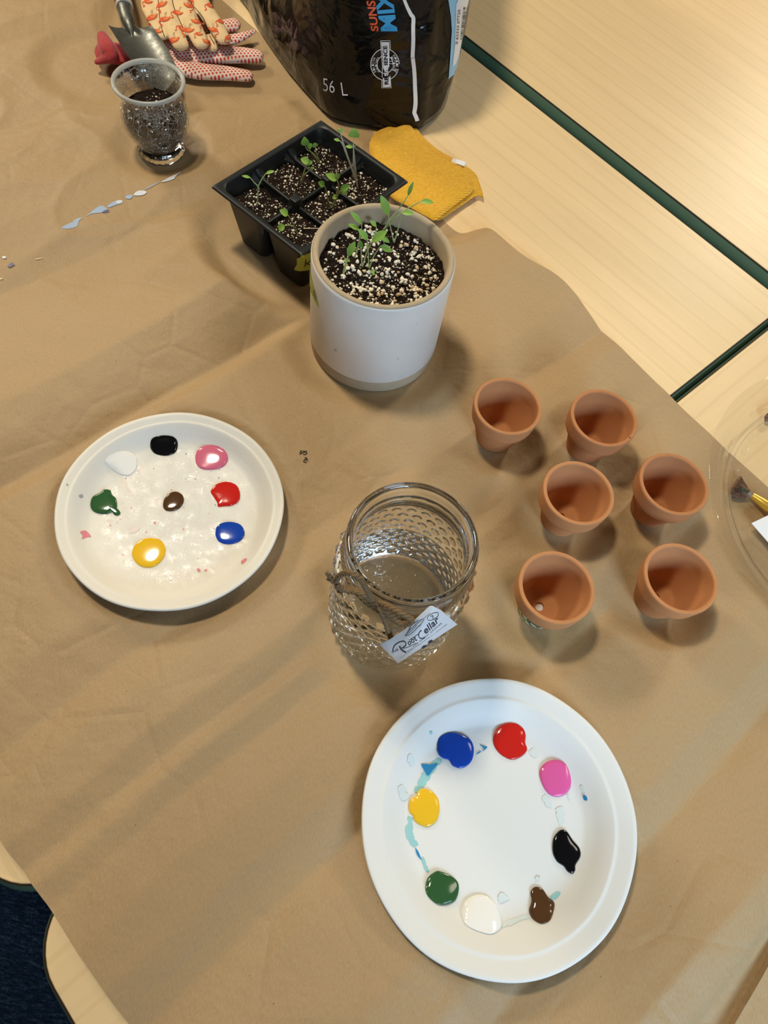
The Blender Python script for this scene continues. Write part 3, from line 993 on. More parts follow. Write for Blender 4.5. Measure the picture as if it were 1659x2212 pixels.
def leaf_mesh(a, b, w, fold=0.25, shape=1.0):
    ax = b - a; L = ax.length; t = ax.normalized()
    nn = (CAMPOS - a).normalized() * 0.6 + Vector((0, 0, 1)) * 0.4
    s = t.cross(nn).normalized(); n_ = s.cross(t).normalized()
    V = []; F = []; NR, NC = 10, 5
    for i in range(NR):
        q = i / (NR - 1)
        ww = w * max(0.06, math.sin(math.pi * min(q ** shape * 0.97 + 0.02, 1)) ** 0.75)
        for j in range(NC):
            c = (j / (NC - 1) - 0.5) * 2
            V.append(a + t * (L * q) + s * (c * ww * 0.5) + n_ * (abs(c) * ww * fold * 0.5 - L * 0.22 * q * q + L * 0.08 * q))
    for i in range(NR - 1):
        for j in range(NC - 1):
            k = i * NC + j
            F.append((k, k + 1, k + NC + 1, k + NC))
    return V, F


def seedling(label, group, bvh, k, ox, oy, base, shoots, r=0.0007, pale=False):
    """shoots: (stem points, leaf start, leaf tip, leaf width) in a zoomed view"""
    P = lambda q: (ox + q[0] / k, oy + q[1] / k)
    bp = lay(bvh, *P(base), 0.0)
    root = thing('seedling', label, 'seedling', bp, group)
    sm_ = MB()
    for si, (stem, l0, l1, lw, shape) in enumerate(shoots):
        pts = [bp - Vector((0, 0, 0.002))] + [rise(*P(q), bp, 0.002) for q in stem]
        if l0 is not None: 
            a = rise(*P(l0), bp, 0.003); pts.append(a)
            b_ = rise(*P(l1), bp, 0.003)
            if (b_ - a).length > 0.022: b_ = a + (b_ - a) * 0.022 / (b_ - a).length
            w = lw / k * px_scale(*P(l0), bp.z)
            obj('leaf', leaf_mesh(a, b_, w, 0.25, shape), M['leaf_dark'] if (si % 3 == 2) else M['leaf'], root, angle=None)
        if len(pts) > 1:
            q = catmull(pts, 6); nq = len(q)
            sm_.add(*tube(q, [r * (1.0 - 0.35 * i / nq) for i in range(nq)], 6))
    obj('stem', sm_, M['stem_pale'] if pale else M['stem'], root, angle=None)
    return root


# ------------------------------------------------------------------ seedling tray
TZ = 0.078
ca_, cb_, cc_, cd_ = at(453, 404, TZ), at(695, 260, TZ), at(880, 392, TZ), at(655, 553, TZ)
eL = ((cb_ - ca_) + (cc_ - cd_)); eL.normalize()
eT = Vector((eL.y, -eL.x, 0))
tc = (ca_ + cb_ + cc_ + cd_) / 4
LS = ((cb_ - ca_).length + (cc_ - cd_).length) / 2; LT = ((cd_ - ca_).length + (cc_ - cb_).length) / 2
T0 = Vector((tc.x, tc.y, 0.0012)) - eL * LS / 2 - eT * LT / 2


def tp(s, t, z): return T0 + eL * s + eT * t + Vector((0, 0, z))


tray = thing('seedling_tray', 'black plastic six-cell seedling tray behind the white pot', 'seed tray', (tc.x, tc.y, 0.0012))
FL = 0.0075


def ringpts(s0, s1, t0, t1, r, z, n=8): return [tp(p[0], p[1], z) for p in rounded_rect(s0, s1, t0, t1, r, n)]


def strip_rings(rings, capb=False):
    V = []; F = []; n = len(rings[0])
    for r in rings: V += r
    for k in range(len(rings) - 1):
        for i in range(n):
            j = (i + 1) % n
            F.append((k * n + i, k * n + j, (k + 1) * n + j, (k + 1) * n + i))
    if capb: F.append(tuple(range((len(rings) - 1) * n, len(rings) * n)))
    return V, F


DZ = 0.064
rim = strip_rings([ringpts(0, LS, 0, LT, 0.0012, TZ - 0.0028), ringpts(-0.0002, LS + 0.0002, -0.0002, LT + 0.0002, 0.0014, TZ - 0.0014), ringpts(0.0012, LS - 0.0012, 0.0012, LT - 0.0012, 0.0016, TZ - 0.0002), ringpts(0.003, LS - 0.003, 0.003, LT - 0.003, 0.006, TZ),
                   ringpts(FL - 0.001, LS - FL + 0.001, FL - 0.001, LT - FL + 0.001, 0.013, TZ - 0.0002), ringpts(FL, LS - FL, FL, LT - FL, 0.013, TZ - 0.002), ringpts(FL + 0.0014, LS - FL - 0.0014, FL + 0.0014, LT - FL - 0.0014, 0.012, DZ)])
obj('rim', rim, M['black_plastic'], tray, angle=60)
i0 = FL + 0.0014; pS = (LS - 2 * i0) / 3; pT = (LT - 2 * i0) / 2
cells = []
for a in range(3):
    for b in range(2):
        s0, s1 = i0 + a * pS, i0 + (a + 1) * pS; t0, t1 = i0 + b * pT, i0 + (b + 1) * pT
        g = 0.0016
        q0, q1 = s0 + (g if a > 0 else 0), s1 - (g if a < 2 else 0); w0, w1 = t0 + (g if b > 0 else 0), t1 - (g if b < 1 else 0)
        ins = 0.0090
        rings = [ringpts(q0, q1, w0, w1, 0.009, DZ), ringpts(q0 + .001, q1 - .001, w0 + .001, w1 - .001, 0.010, DZ - 0.004), ringpts(q0 + ins, q1 - ins, w0 + ins, w1 - ins, 0.009, 0.003), ringpts(q0 + ins + .002, q1 - ins - .002, w0 + ins + .002, w1 - ins - .002, 0.008, 0.0)]
        obj('cell', strip_rings(rings, True), M['black_plastic'], tray, angle=60)
        cells.append((a, b, q0, q1, w0, w1))
mb = MB()
for a in (1, 2):
    s = i0 + a * pS
    mb.add(*tube([tp(s, i0 - 0.001, DZ + 0.009), tp(s, i0 + 0.004, DZ + 0.003), tp(s, i0 + 0.010, DZ), tp(s, LT / 2, DZ - 0.001), tp(s, LT - i0 - 0.010, DZ), tp(s, LT - i0 - 0.004, DZ + 0.003), tp(s, LT - i0 + 0.001, DZ + 0.009)], [0.0045, 0.0032, 0.0021, 0.0020, 0.0021, 0.0032, 0.0045], 10, 0.8))
mb.add(*tube([tp(i0 - 0.001, LT / 2, DZ + 0.009), tp(i0 + 0.004, LT / 2, DZ + 0.003), tp(i0 + 0.010, LT / 2, DZ), tp(LS / 2, LT / 2, DZ - 0.001), tp(LS - i0 - 0.010, LT / 2, DZ), tp(LS - i0 - 0.004, LT / 2, DZ + 0.003), tp(LS - i0 + 0.001, LT / 2, DZ + 0.009)], [0.0045, 0.0032, 0.0021, 0.0020, 0.0021, 0.0032, 0.0045], 10, 0.8))
for a in (1, 2):
    s = i0 + a * pS
    mb.add(*strip_rings([ringpts(s - 0.0026, s + 0.0026, FL + 0.0005, LT - FL - 0.0005, 0.0004, z, 1) for z in (DZ - 0.0005, DZ - 0.010)], True))
mb.add(*strip_rings([ringpts(FL + 0.0005, LS - FL - 0.0005, LT / 2 - 0.0026, LT / 2 + 0.0026, 0.0004, z, 1) for z in (DZ - 0.0005, DZ - 0.010)], True))
obj('divider', mb, M['black_plastic'], tray)
def flare(mid, inward, across):
    pts = []
    for d, w, z in ((-0.0012, 0.0105, DZ + 0.0095), (0.0015, 0.0090, DZ + 0.0050), (0.0050, 0.0068, DZ + 0.0015), (0.0090, 0.0045, DZ - 0.0002), (0.0130, 0.0024, DZ - 0.0006)):
        p = mid + inward * d
        pts += [p - across * w + Vector((0, 0, z - 0.0030)), p - across * w * 0.5 + Vector((0, 0, z - 0.0006)), p + Vector((0, 0, z)), p + across * w * 0.5 + Vector((0, 0, z - 0.0006)), p + across * w + Vector((0, 0, z - 0.0030))]
    return pts, [(k * 5 + j, k * 5 + j + 1, k * 5 + j + 6, k * 5 + j + 5) for k in range(4) for j in range(4)]


mb = MB()
fl_at = [(tp(FL + 0.0008, LT / 2, 0), eL, eT), (tp(LS - FL - 0.0008, LT / 2, 0), -eL, eT)]
for a in (1, 2):
    s = i0 + a * pS
    fl_at += [(tp(s, FL + 0.0008, 0), eT, eL), (tp(s, LT - FL - 0.0008, 0), -eT, eL)]
for q in fl_at: obj('gusset', flare(*q), M['black_plastic'], tray, angle=None)
for a in (1, 2):
    s = i0 + a * pS; h = 0.0052
    def sq(r, z): return [tp(s + p[0], LT / 2 + p[1], z) for p in rounded_rect(-r, r, -r, r, r * 0.35, 3)]
    V, F = strip_rings([sq(h + 0.002, DZ - 0.012), sq(h + .0004, DZ + 0.007), sq(h, DZ + 0.0084), sq(h - 0.001, DZ + 0.0088)], True)
    obj('post', (V, F), M['black_plastic'], tray, angle=50)
tray_bvh = bvh_of(*[o for o in tray.children if o.name.startswith(('cell', 'rim'))])
WHERE = {(0, 0): 'in the left corner cell of the tray', (0, 1): 'in the front cell of the tray beside the lime tape', (1, 0): 'in the middle cell on the far long side of the tray', (1, 1): 'in the middle cell on the near long side of the tray', (2, 0): 'in the far corner cell of the tray', (2, 1): 'in the right corner cell of the tray by the yellow cloth'}
soil_v = {}
for a, b, q0, q1, w0, w1 in cells:
    poly = [(p.x, p.y) for p in ringpts(q0 + 0.0024, q1 - 0.0024, w0 + 0.0024, w1 - 0.0024, 0.008, 0)][::-1]
    zt = {(0, 0): 0.0575, (2, 0): 0.058, (2, 1): 0.060}.get((a, b), 0.0605)
    _, bv = soil_bed('potting_soil', 'dark soil with white perlite ' + WHERE[(a, b)], poly, lambda x, y, zt=zt: zt, 0.0028, 0.0022, 170, (0.0005, 0.0018), 11 + a * 2 + b)
    soil_v[(a, b)] = bv

# lime tape lettered KALE on the side of the tray's near cell
tape_px = [(440 + x / 6.38, 380 + y / 6.38) for x, y in [(1285, 1135), (1330, 1112), (1480, 1040), (1640, 965), (1700, 1010), (1690, 1180), (1600, 1240), (1480, 1290), (1330, 1308), (1255, 1292), (1262, 1260), (1290, 1215)]]
tape_o = obj('tape', decal(tray_bvh, tape_px, 3, 0.0007), M['tape'], tray, angle=None); tape_o['label'] = 'lime green tape label'
mb = MB()
for pts in ([(1405, 1140), (1400, 1190), (1390, 1245)], [(1475, 1140), (1440, 1185), (1405, 1205)], [(1412, 1200), (1445, 1215), (1480, 1225)], [(1510, 1215), (1540, 1095), (1575, 1195)], [(1520, 1170), (1560, 1155)], [(1600, 1075), (1605, 1185), (1640, 1165)]):
    v, f = stroke([(440 + x / 6.38, 380 + y / 6.38) for x, y in catmull(pts, 4)], 1.7)
    mb.add([lay(tray_bvh, p[0], p[1], 0.0011) for p in v], f)
lt = obj('lettering', mb, M['ink'], tray); lt.parent = tape_o; lt['label'] = 'black handwriting on the tape'

K3 = (2.633, 430, 240)
SG = 'seedlings in the six-cell tray'
seedling('two-leaved seedling in the left corner cell of the tray', SG, soil_v[(0, 0)], *K3, (330, 540), [([(335, 440), (312, 405)], (290, 378), (245, 366), 16, 0.9), ([(336, 440), (355, 392)], (380, 355), (426, 338), 17, 0.9), ([(333, 470), (338, 440)], (333, 432), (336, 418), 12, 1)])
seedling('leaning seedling with a round low leaf in the cell beside the lime tape', SG, soil_v[(0, 1)], *K3, (565, 715), [([(545, 660), (520, 615)], (505, 590), (462, 562), 40, 0.8), ([(548, 668), (520, 650)], (486, 652), (448, 672), 44, 0.8)])
seedling('round-leaved seedling leaning in the middle far cell of the tray', SG, soil_v[(1, 0)], *K3, (578, 410), [([(592, 360), (606, 320)], (622, 292), (580, 270), 42, 0.8), ([(600, 365), (625, 340)], (632, 328), (655, 322), 16, 0.9), ([(606, 320), (616, 300)], (615, 300), (643, 285), 26, 0.9)])
seedling('tall seedling with three round leaves in the far corner cell', SG, soil_v[(2, 0)], *K3, (695, 300), [([(672, 255), (662, 220)], (662, 205), (656, 182), 34, 0.9), ([(665, 262), (640, 235), (615, 220)], (604, 196), (600, 150), 46, 0.8), ([(640, 238), (628, 215)], (618, 210), (640, 186), 30, 0.9)])
seedling('bushy seedling with several round leaves in the middle near cell', SG, soil_v[(1, 1)], *K3, (755, 550), [([(785, 490), (795, 430)], (786, 392), (724, 356), 40, 0.8), ([(790, 440), (786, 395)], (782, 352), (790, 392), 28, 0.9), ([(785, 490), (800, 462)], (806, 452), (855, 422), 38, 0.8), ([(790, 480), (808, 462)], (810, 455), (845, 466), 30, 0.8), ([(775, 500)], (760, 495), (790, 480), 26, 0.9), ([(735, 510), (722, 450)], (712, 425), (680, 402), 34, 0.8)])
seedling('tallest thin seedling with a small tip leaf in the right corner cell', SG, soil_v[(2, 1)], *K3, (908, 440), [([(888, 380), (860, 300), (825, 215)], (804, 120), (822, 98), 18, 0.9), ([(830, 225), (812, 185)], (800, 168), (768, 158), 16, 0.9), ([(805, 130)], (803, 116), (786, 103), 14, 0.9)], pale=True)
seedling('upright seedling topped by a heart-shaped leaf in the right corner cell', SG, soil_v[(2, 1)], *K3, (900, 410), [([(880, 330), (877, 240)], (880, 150), (882, 100), 58, 0.62), ([(879, 260), (878, 212)], (872, 206), (834, 198), 18, 0.9), ([(878, 208)], (880, 204), (890, 196), 10, 0.9)], pale=True)
seedling('fallen pale sprout lying on the soil next to the white pot', SG, soil_v[(0, 1)], *K3, (552, 666), [([(600, 668), (650, 668), (690, 668)], None, None, 0, 1)], 0.0008, True)

# ------------------------------------------------------------------ white pot
M['stoneware'] = clay_mat('bare_stoneware', (0.44, 0.34, 0.225))
M['glaze'] = mat('white_glaze', (0.775, 0.745, 0.70), 0.42, 0.4)
_N = NT(M['glaze']); _N.set(Base_Color=_N.ramp(_N.noise(_N.co, 18, 4, 0.6), [(0.3, (0.745, 0.71, 0.665)), (0.7, (0.805, 0.77, 0.725))]))
PX, PY = WPOT; PZ0 = 0.0012; PR = 0.0706; PH = 0.1335
wp = thing('plant_pot', 'round white glazed pot with bare tan rim and base, full of soil and seedlings', 'plant pot', (PX, PY, PZ0))
obj('pot_body', lathe([(0, 0.0), (0.066, 0.0), (0.0690, 0.0014), (0.0698, 0.004), (PR - 0.0004, 0.02), (PR - 0.0006, PH - 0.004), (PR - 0.0008, PH - 0.0016), (PR - 0.0020, PH - 0.0003), (PR - 0.0034, PH), (PR - 0.0052, PH - 0.0004), (PR - 0.0066, PH - 0.0018), (PR - 0.0072, PH - 0.004), (PR - 0.0075, 0.02), (0, 0.018)], 128, (PX, PY, PZ0)), M['stoneware'], wp, angle=50)
gl_o = obj('glaze_band', lathe([(PR - 0.0005, 0.0185), (PR + 0.0004, 0.0195), (PR + 0.0004, PH - 0.006), (PR + 0.0003, PH - 0.0032), (PR - 0.0007, PH - 0.0018)], 128, (PX, PY, PZ0)), M['glaze'], wp, angle=50)
gl_o['label'] = 'white glaze round the side'
pot_bvh = bvh_of(gl_o)
r_ = random.Random(2); mb = MB()
for q, s in (((725, 757), 2.6), ((860, 775), 1.6), ((843, 829), 1.3), ((868, 812), 1.2), ((700, 800), 1.1), ((785, 690), 0.9), ((900, 700), 1.0)):
    mb.add([lay(pot_bvh, *p, 0.0003) for p in ellipse(*q, s * 1.2, s * 0.7, 0.3, 10)], [tuple(range(10))])
o_ = obj('smudge', mb, mat('grey_smudge', (0.50, 0.46, 0.42), 0.6), wp); o_['kind'] = 'stuff'; o_['label'] = 'faint grey marks on the glaze'


def on_pot(a, z, lift=0.0007):
    r = PR + 0.0004 + lift
    return Vector((PX + r * math.cos(a), PY + r * math.sin(a), z))


def pot_az(px, py):
    h = lay(pot_bvh, px, py, 0); return math.atan2(h.y - PY, h.x - PX) % (2 * math.pi), h.z


a0, z0 = pot_az(674, 603); a1, z1 = pot_az(689, 665); a2, z2 = pot_az(685, 640)
am = max(a0, a1, a2)
V = []; F = []; NA = 26
edge = [(pot_az(686, 666)[0], z1 - 0.001), (am, z1 + 0.002), (a2, (z0 * 0.3 + z1 * 0.7)), (a2 - 0.04, z0 * 0.6 + z1 * 0.4), (a0, z0)]
for i in range(NA + 1):
    t = i / NA
    for (aa, zz) in edge: V.append(on_pot(aa - t * 0.85 - 0.02 * (t == 1) * math.sin(zz * 900), zz + t * 0.004))
for i in range(NA):
    for j in range(4):
        k = i * 5 + j; F.append((k, k + 1, k + 6, k + 5))
tp_o = obj('tape', (V, F), M['tape'], wp, angle=None); tp_o['label'] = 'lime green tape label'
mb = MB(); zt_, zb_ = max(z0, z1), min(z0, z1); zr = zt_ - zb_
for ch, a_c in (('A', am - 0.135), ('U', am - 0.26), ('L', am - 0.36)):
    w = 0.085; zc0, zc1 = zb_ + zr * 0.20, zb_ + zr * 0.78
    sets = {'A': [[(-.5, 0), (-.1, 1), (.0, 1), (.5, 0)], [(-.45, .42), (.5, .34)]], 'U': [[(-.45, 1), (-.4, .2), (0, 0), (.4, .2), (.45, 1)]], 'L': [[(-.4, 1), (-.4, 0), (.4, 0.05)]]}[ch]
    for pts in sets:
        v, f = stroke([(a_c + p[0] * w, zc0 + (zc1 - zc0) * p[1]) for p in catmull(pts, 4)], 0.010)
        # stroke widths in angle; the height direction is scaled back
        c2 = [(x, y) for x, y in v]
        n_ = len(c2) // 2
        vv = []
        for q in range(n_):
            mid = ((c2[q][0] + c2[q + n_][0]) / 2, (c2[q][1] + c2[q + n_][1]) / 2); vv.append(mid)
        L_, R_ = [], []
        for q in range(n_):
            p0 = vv[max(q - 1, 0)]; p1_ = vv[min(q + 1, n_ - 1)]
            tx, ty = (p1_[0] - p0[0]) * PR, p1_[1] - p0[1]; l = math.hypot(tx, ty) + 1e-9
            nx_, ny_ = -ty / l * 0.00045, tx / l * 0.00045
            L_.append(on_pot(vv[q][0] + nx_ / PR, vv[q][1] + ny_, 0.0011)); R_.append(on_pot(vv[q][0] - nx_ / PR, vv[q][1] - ny_, 0.0011))
        mb.add(L_ + R_, f)
lt = obj('lettering', mb, M['ink'], wp); lt.parent = tp_o; lt['label'] = 'black handwriting on the tape'

SZ = PZ0 + PH - 0.0205
poly = [(PX + (PR - 0.0081) * math.cos(a), PY + (PR - 0.0081) * math.sin(a)) for a in np.linspace(0, 2 * math.pi, 72, endpoint=False)]
_, psoil = soil_bed('potting_soil', 'dark soil with large white perlite in the round white pot', poly, lambda x, y: SZ + 0.0016 * math.sin(x * 60) - 0.002 * (y - PY) / 0.06, 0.0034, 0.0023, 1050, (0.00045, 0.0027), 41, lambda x, y: 0.0 if math.hypot(x - PX, y - PY) > PR - 0.0110 else 0.45 + 0.55 * sstep(-0.04, 0.03, (x - PX) * 0.8 - (y - PY) * 0.6), None, 0.22)
K4 = (3.77, 620, 420)
PG = 'seedlings in the white pot'
seedling('slender-leaved seedling at the left of the white pot', PG, psoil, *K4, (548, 512), [([(578, 440), (590, 340)], (586, 285), (504, 240), 40, 0.9), ([(600, 330), (608, 260)], (606, 235), (524, 140), 42, 0.9)])
seedling('thick-stemmed short seedling nearest the tape side of the white pot', PG, psoil, *K4, (458, 640), [([(478, 570), (490, 530)], (496, 505), (545, 395), 58, 1.15), ([(480, 560)], (464, 534), (516, 542), 26, 1)], 0.0012)
seedling('broad-leaved seedling in the middle of the white pot', PG, psoil, *K4, (612, 595), [([(640, 500), (665, 440)], (690, 385), (802, 300), 66, 1.1), ([(652, 450), (655, 390)], (655, 365), (586, 284), 50, 0.85), ([(606, 520), (602, 450)], (598, 432), (605, 388), 40, 0.9)])
seedling('curved seedling with one drooping leaf in the middle of the white pot', PG, psoil, *K4, (668, 612), [([(690, 540), (720, 480)], (762, 420), (858, 462), 52, 0.85), ([(664, 540), (660, 470)], (655, 440), (652, 400), 18, 1)])
seedling('upright seedling with one long leaf at the far side of the white pot', PG, psoil, *K4, (872, 388), [([(850, 300), (832, 225)], (826, 170), (768, 0), 66, 1.1), ([(905, 280), (925, 200)], (938, 150), (1036, 150), 40, 0.9)])
seedling('long leaning seedling reaching over the pot rim toward the yellow cloth', PG, psoil, *K4, (780, 285), [([(830, 220), (930, 90)], (985, 10), (1024, -95), 30, 1.0), ([(830, 245), (960, 130)], (1092, 56), (1192, 62), 40, 0.9), ([(770, 305)], (762, 345), (834, 388), 42, 0.9)], 0.0008)
seedling('tiny seedling with one small leaf behind the others in the white pot', PG, psoil, *K4, (722, 305), [([(726, 280)], (726, 258), (680, 214), 36, 0.9)])
seedling('tiny curled sprout on the soil at the foot of the drooping seedling', PG, psoil, *K4, (700, 655), [([(690, 640)], (680, 625), (715, 630), 30, 0.9), ([(706, 645)], (700, 652), (715, 640), 20, 0.9)])

# ------------------------------------------------------------------ glass jar with water, twine and paper tag
M['glass'] = mat('clear_glass', (0.97, 0.985, 0.975), 0.0, 0.5, trans=1.0, ior=1.47)
M['water'] = mat('water', (0.985, 0.99, 0.98), 0.0, 0.5, trans=1.0, ior=1.33)
M['twine'] = mat('jute_twine', (0.20, 0.130, 0.068), 0.9, 0.15)
JX, JY = JAR; JZ = 0.0012
jar = thing('glass_jar', 'clear hobnail glass jar of water with jute bow and paper tag', 'jar', (JX, JY, JZ))
prof_o = [(0.0, 0.0035), (0.038, 0.0035), (0.044, 0.0010), (0.0485, 0.0), (0.0515, 0.0012), (0.0535, 0.0045), (0.0543, 0.010)]
zs = np.linspace(0.014, 0.128, 96)
prof_o += [(0.0545, float(z)) for z in zs]
prof_o += [(0.0542, 0.1315), (0.0530, 0.1355), (0.0508, 0.1395), (0.0486, 0.1425), (0.0474, 0.1450), (0.0470, 0.1480), (0.0472, 0.1500), (0.0486, 0.1512), (0.0492, 0.1530), (0.0488, 0.1550), (0.0478, 0.1568), (0.0476, 0.1600), (0.0480, 0.1630), (0.0488, 0.1650), (0.0493, 0.1680), (0.0492, 0.1715), (0.0484, 0.1738), (0.0468, 0.1750),
           (0.0450, 0.1742), (0.0438, 0.1720), (0.0430, 0.1680), (0.0428, 0.1560), (0.0430, 0.1460), (0.0445, 0.1420), (0.0475, 0.1370), (0.0500, 0.1320), (0.0512, 0.1260), (0.0514, 0.1180), (0.0514, 0.0840), (0.0514, 0.0200), (0.0508, 0.0140), (0.0485, 0.0098), (0.0440, 0.0080), (0.030, 0.0078), (0.0, 0.0078)]
NJ = 288; V, F = lathe(prof_o, NJ, (JX, JY, JZ))
ROWZ = 0.0104; NB = 27
for i, q in enumerate(V):
    x, y, z = q[0] - JX, q[1] - JY, q[2] - JZ
    r = math.hypot(x, y)
    if 0.0540 < r and 0.012 < z < 0.130:
        a = math.atan2(y, x); row = round((z - 0.014) / ROWZ)
        zc = 0.014 + row * ROWZ
        off = 0.5 * (row % 2)
        da = ((a / (2 * math.pi) * NB - off + 0.5) % 1.0 - 0.5) * (2 * math.pi / NB) * 0.0545
        d = math.hypot(da, z - zc) / 0.0040
        if d < 1:
            rr = r + 0.0023 * (1 - d * d) ** 0.8
            V[i] = (JX + x * rr / r, JY + y * rr / r, q[2])
M['wet_glass'] = mat('clear_glass_under_water', (0.97, 0.985, 0.975), 0.0, 0.5, trans=1.0, ior=1.47 / 1.33)
wz = 0.082
mbj = MB(); mbj.v = [Vector(q) for q in V]; mbj.f = F
mbj.mi = [1 if (max(math.hypot(V[i][0] - JX, V[i][1] - JY) for i in f) < 0.0520 and 0.0070 < min(V[i][2] for i in f) - JZ and max(V[i][2] for i in f) - JZ < wz + 0.0021) else 0 for f in F]
obj('glass_body', mbj, [M['glass'], M['wet_glass']], jar, angle=None)
wat = obj('water', lathe([(0.05145, wz + 0.0019), (0.0511, wz + 0.0010), (0.0504, wz + 0.0004), (0.0490, wz + 0.0001), (0.045, wz), (0, wz)], 128, (JX, JY, JZ)), M['water'], origin=(JX, JY, JZ + wz), angle=None)
if wat.data.polygons[-1].normal.z < 0: wat.data.flip_normals()
tag(wat, 'clear water standing half way up the hobnail glass jar', 'water', None, 'stuff')


def jar_pt(px, py, r, below=0.0):
    """where the line of sight meets an upright cylinder round the jar"""
    d = ray(px, py); ox_, oy_ = -JX, -JY
    A = d.x ** 2 + d.y ** 2; B = 2 * (ox_ * d.x + oy_ * d.y); Cc = ox_ ** 2 + oy_ ** 2 - r * r
    D = B * B - 4 * A * Cc
    t = (-B - math.sqrt(D)) / (2 * A) if D > 0 else -B / (2 * A)
    return Vector((d.x * t, d.y * t, HC + d.z * t))


twm = MB()
for k in range(2):
    pts = []
    for i in range(41):
        a = 2 * math.pi * i / 40
        pts.append((JX + (0.0490 + 0.0006 * k) * math.cos(a), JY + (0.0490 + 0.0006 * k) * math.sin(a), JZ + 0.1440 + k * 0.0034 + 0.0008 * math.sin(a + k)))
    t_ = twisted(pts, 0.0019)
    twm.add(t_.v, t_.f)
tw = obj('twine', twm, M['twine'], jar, angle=None); tw['label'] = 'brown jute twine tied round the neck'
KT = (7.9, 690, 1200)


def tq(x, y, r=0.055): return jar_pt(KT[1] + x / KT[0], KT[2] + y / KT[0], r)


knot = tq(960, 780, 0.0515)
paths = [[(960, 780, .0515), (880, 700, .054), (800, 560, .056), (700, 410, .059), (560, 310, .062), (430, 300, .064), (330, 360, .066), (285, 455, .066)],
         [(285, 455, .066), (360, 540, .064), (480, 580, .060), (620, 600, .057), (760, 650, .0545), (880, 740, .0525), (960, 790, .0515)],
         [(285, 455, .066), (200, 380, .068), (130, 290, .070)],
         [(290, 470, .066), (220, 430, .068), (140, 380, .070)],
         [(960, 790, .0515), (1040, 920, .056), (1110, 1080, .058), (1170, 1260, .0575), (1225, 1410, .0570)],
         [(970, 790, .0515), (1150, 860, .055), (1350, 960, .058), (1520, 1060, .060), (1580, 1110, .060), (1480, 1180, .060), (1360, 1150, .059), (1230, 1060, .0575), (1080, 900, .055), (965, 800, .0515)]]
for k, pth in enumerate(paths):
    r = 0.0017 if k in (2, 3) else 0.0021
    pts = [tq(*q) for q in pth]
    b_ = twisted(pts, r)
    if k in (0, 1, 5):
        pts2 = [p + Vector((0.0006, -0.0016, 0.0014)) for p in pts]
        if k == 1:
            b2 = twisted(pts2, r * 0.9); b_.add(b2.v, b2.f)
    o_ = obj('twine_loop' if k in (0, 1, 5) else 'twine_end', b_, M['twine'], jar, angle=None)
o_ = obj('twine_knot', twisted([knot + Vector((-.003, .001, .002)), knot + Vector((0, -.002, .003)), knot + Vector((.003, -.001, -.001)), knot + Vector((0, -.0015, -.003)), knot + Vector((-.003, .0005, .001))], 0.0022), M['twine'], jar, angle=None)

# paper tag
KL = (9.217, 820, 1220)


def lq(x, y, r=0.0585): return jar_pt(KL[1] + x / KL[0], KL[2] + y / KL[0], r)


c_l, c_b, c_r = lq(0, 1590, .0660), lq(370, 1960, .0640), lq(1545, 1190, .0655)
ex = (c_r - c_b); ey = (c_l - c_b)
tag_n = ex.cross(ey).normalized()
if tag_n.dot(CAMPOS - c_b) < 0: tag_n = -tag_n


def tag_at(px, py, lift):
    """the tag lies in a plane; where the line of sight meets it"""
    d = ray(px, py); t = (c_b - CAMPOS).dot(tag_n) / d.dot(tag_n)
    return CAMPOS + d * t + tag_n * lift


tagpx = [(0, 1590), (370, 1960), (1545, 1190), (1215, 905), (1050, 830), (1000, 830), (560, 1235), (520, 1290), (190, 1500)]
tv = [tag_at(KL[1] + x / KL[0], KL[2] + y / KL[0], 0.0) for x, y in tagpx]
bend = []
mb = MB(); n = len(tv)
mb.add(tv + [p - tag_n * 0.0004 for p in tv], [tuple(range(n)), tuple(range(2 * n - 1, n - 1, -1))] + [(i, n + i, n + (i + 1) % n, (i + 1) % n) for i in range(n)])
pt = obj('paper_tag', mb, M['paper_white'], jar, angle=None); pt['label'] = 'white paper tag with dark lettering'
M['tag_ink'] = mat('slate_ink', (0.03, 0.03, 0.045), 0.6, 0.2)
mb = MB()


def tput(x, y): return tag_at(KL[1] + x / KL[0], KL[2] + y / KL[0], 0.0003)


ub = np.array([1175, -770]) / math.hypot(1175, 770); vb = np.array([-0.66, -0.75])   # along the lines of writing, and up


def word(s, x, y, w, h, bold=0.0, shear=0.0, spacing=1.0):
    a = np.array([x, y], float); b = a + ub * w
    text_on(mb, s, (a, b, b + vb * h, a + vb * h), tput, bold, shear, spacing)


def line_word(s, a, b, h, spacing):
    a = np.array(a, float); b = np.array(b, float)
    text_on(mb, s, (a, b, b + vb * h, a + vb * h), tput, 0.0, 0.0, spacing)


word('THE', 262, 1768, 140, 40, 0.01)
word('oot', 590, 1605, 210, 90, 0.012, 0.25)
_a, _b = np.array([922, 1378.0]), np.array([1208, 1112.0])
text_on(mb, 'ellar', (_a, _b, _b + vb * 125, _a + vb * 125), tput, 0.012, 0.2)
for pts, w in (([(275, 1715), (262, 1690), (300, 1600), (390, 1535), (480, 1520), (525, 1560), (505, 1615), (455, 1650)], 20), ([(395, 1615), (440, 1690), (530, 1745)], 30), ([(400, 1640), (480, 1660), (600, 1620), (735, 1555)], 8), ([(590, 1500), (680, 1440), (770, 1375)], 9), ([(840, 1300), (800, 1330), (775, 1395), (800, 1450), (850, 1465), (905, 1440)], 17)):
    v, f = stroke(catmull(pts, 6), w); mb.add([tput(*p) for p in v], f)
line_word('VILLAGE GREEN GROCER', (555, 1742), (1250, 1165), 27, 1.12)
line_word('www.rootcellarvillagegreengrocer.ca  |  250.477.9495', (425, 1862), (1350, 1190), 20, 1.0)
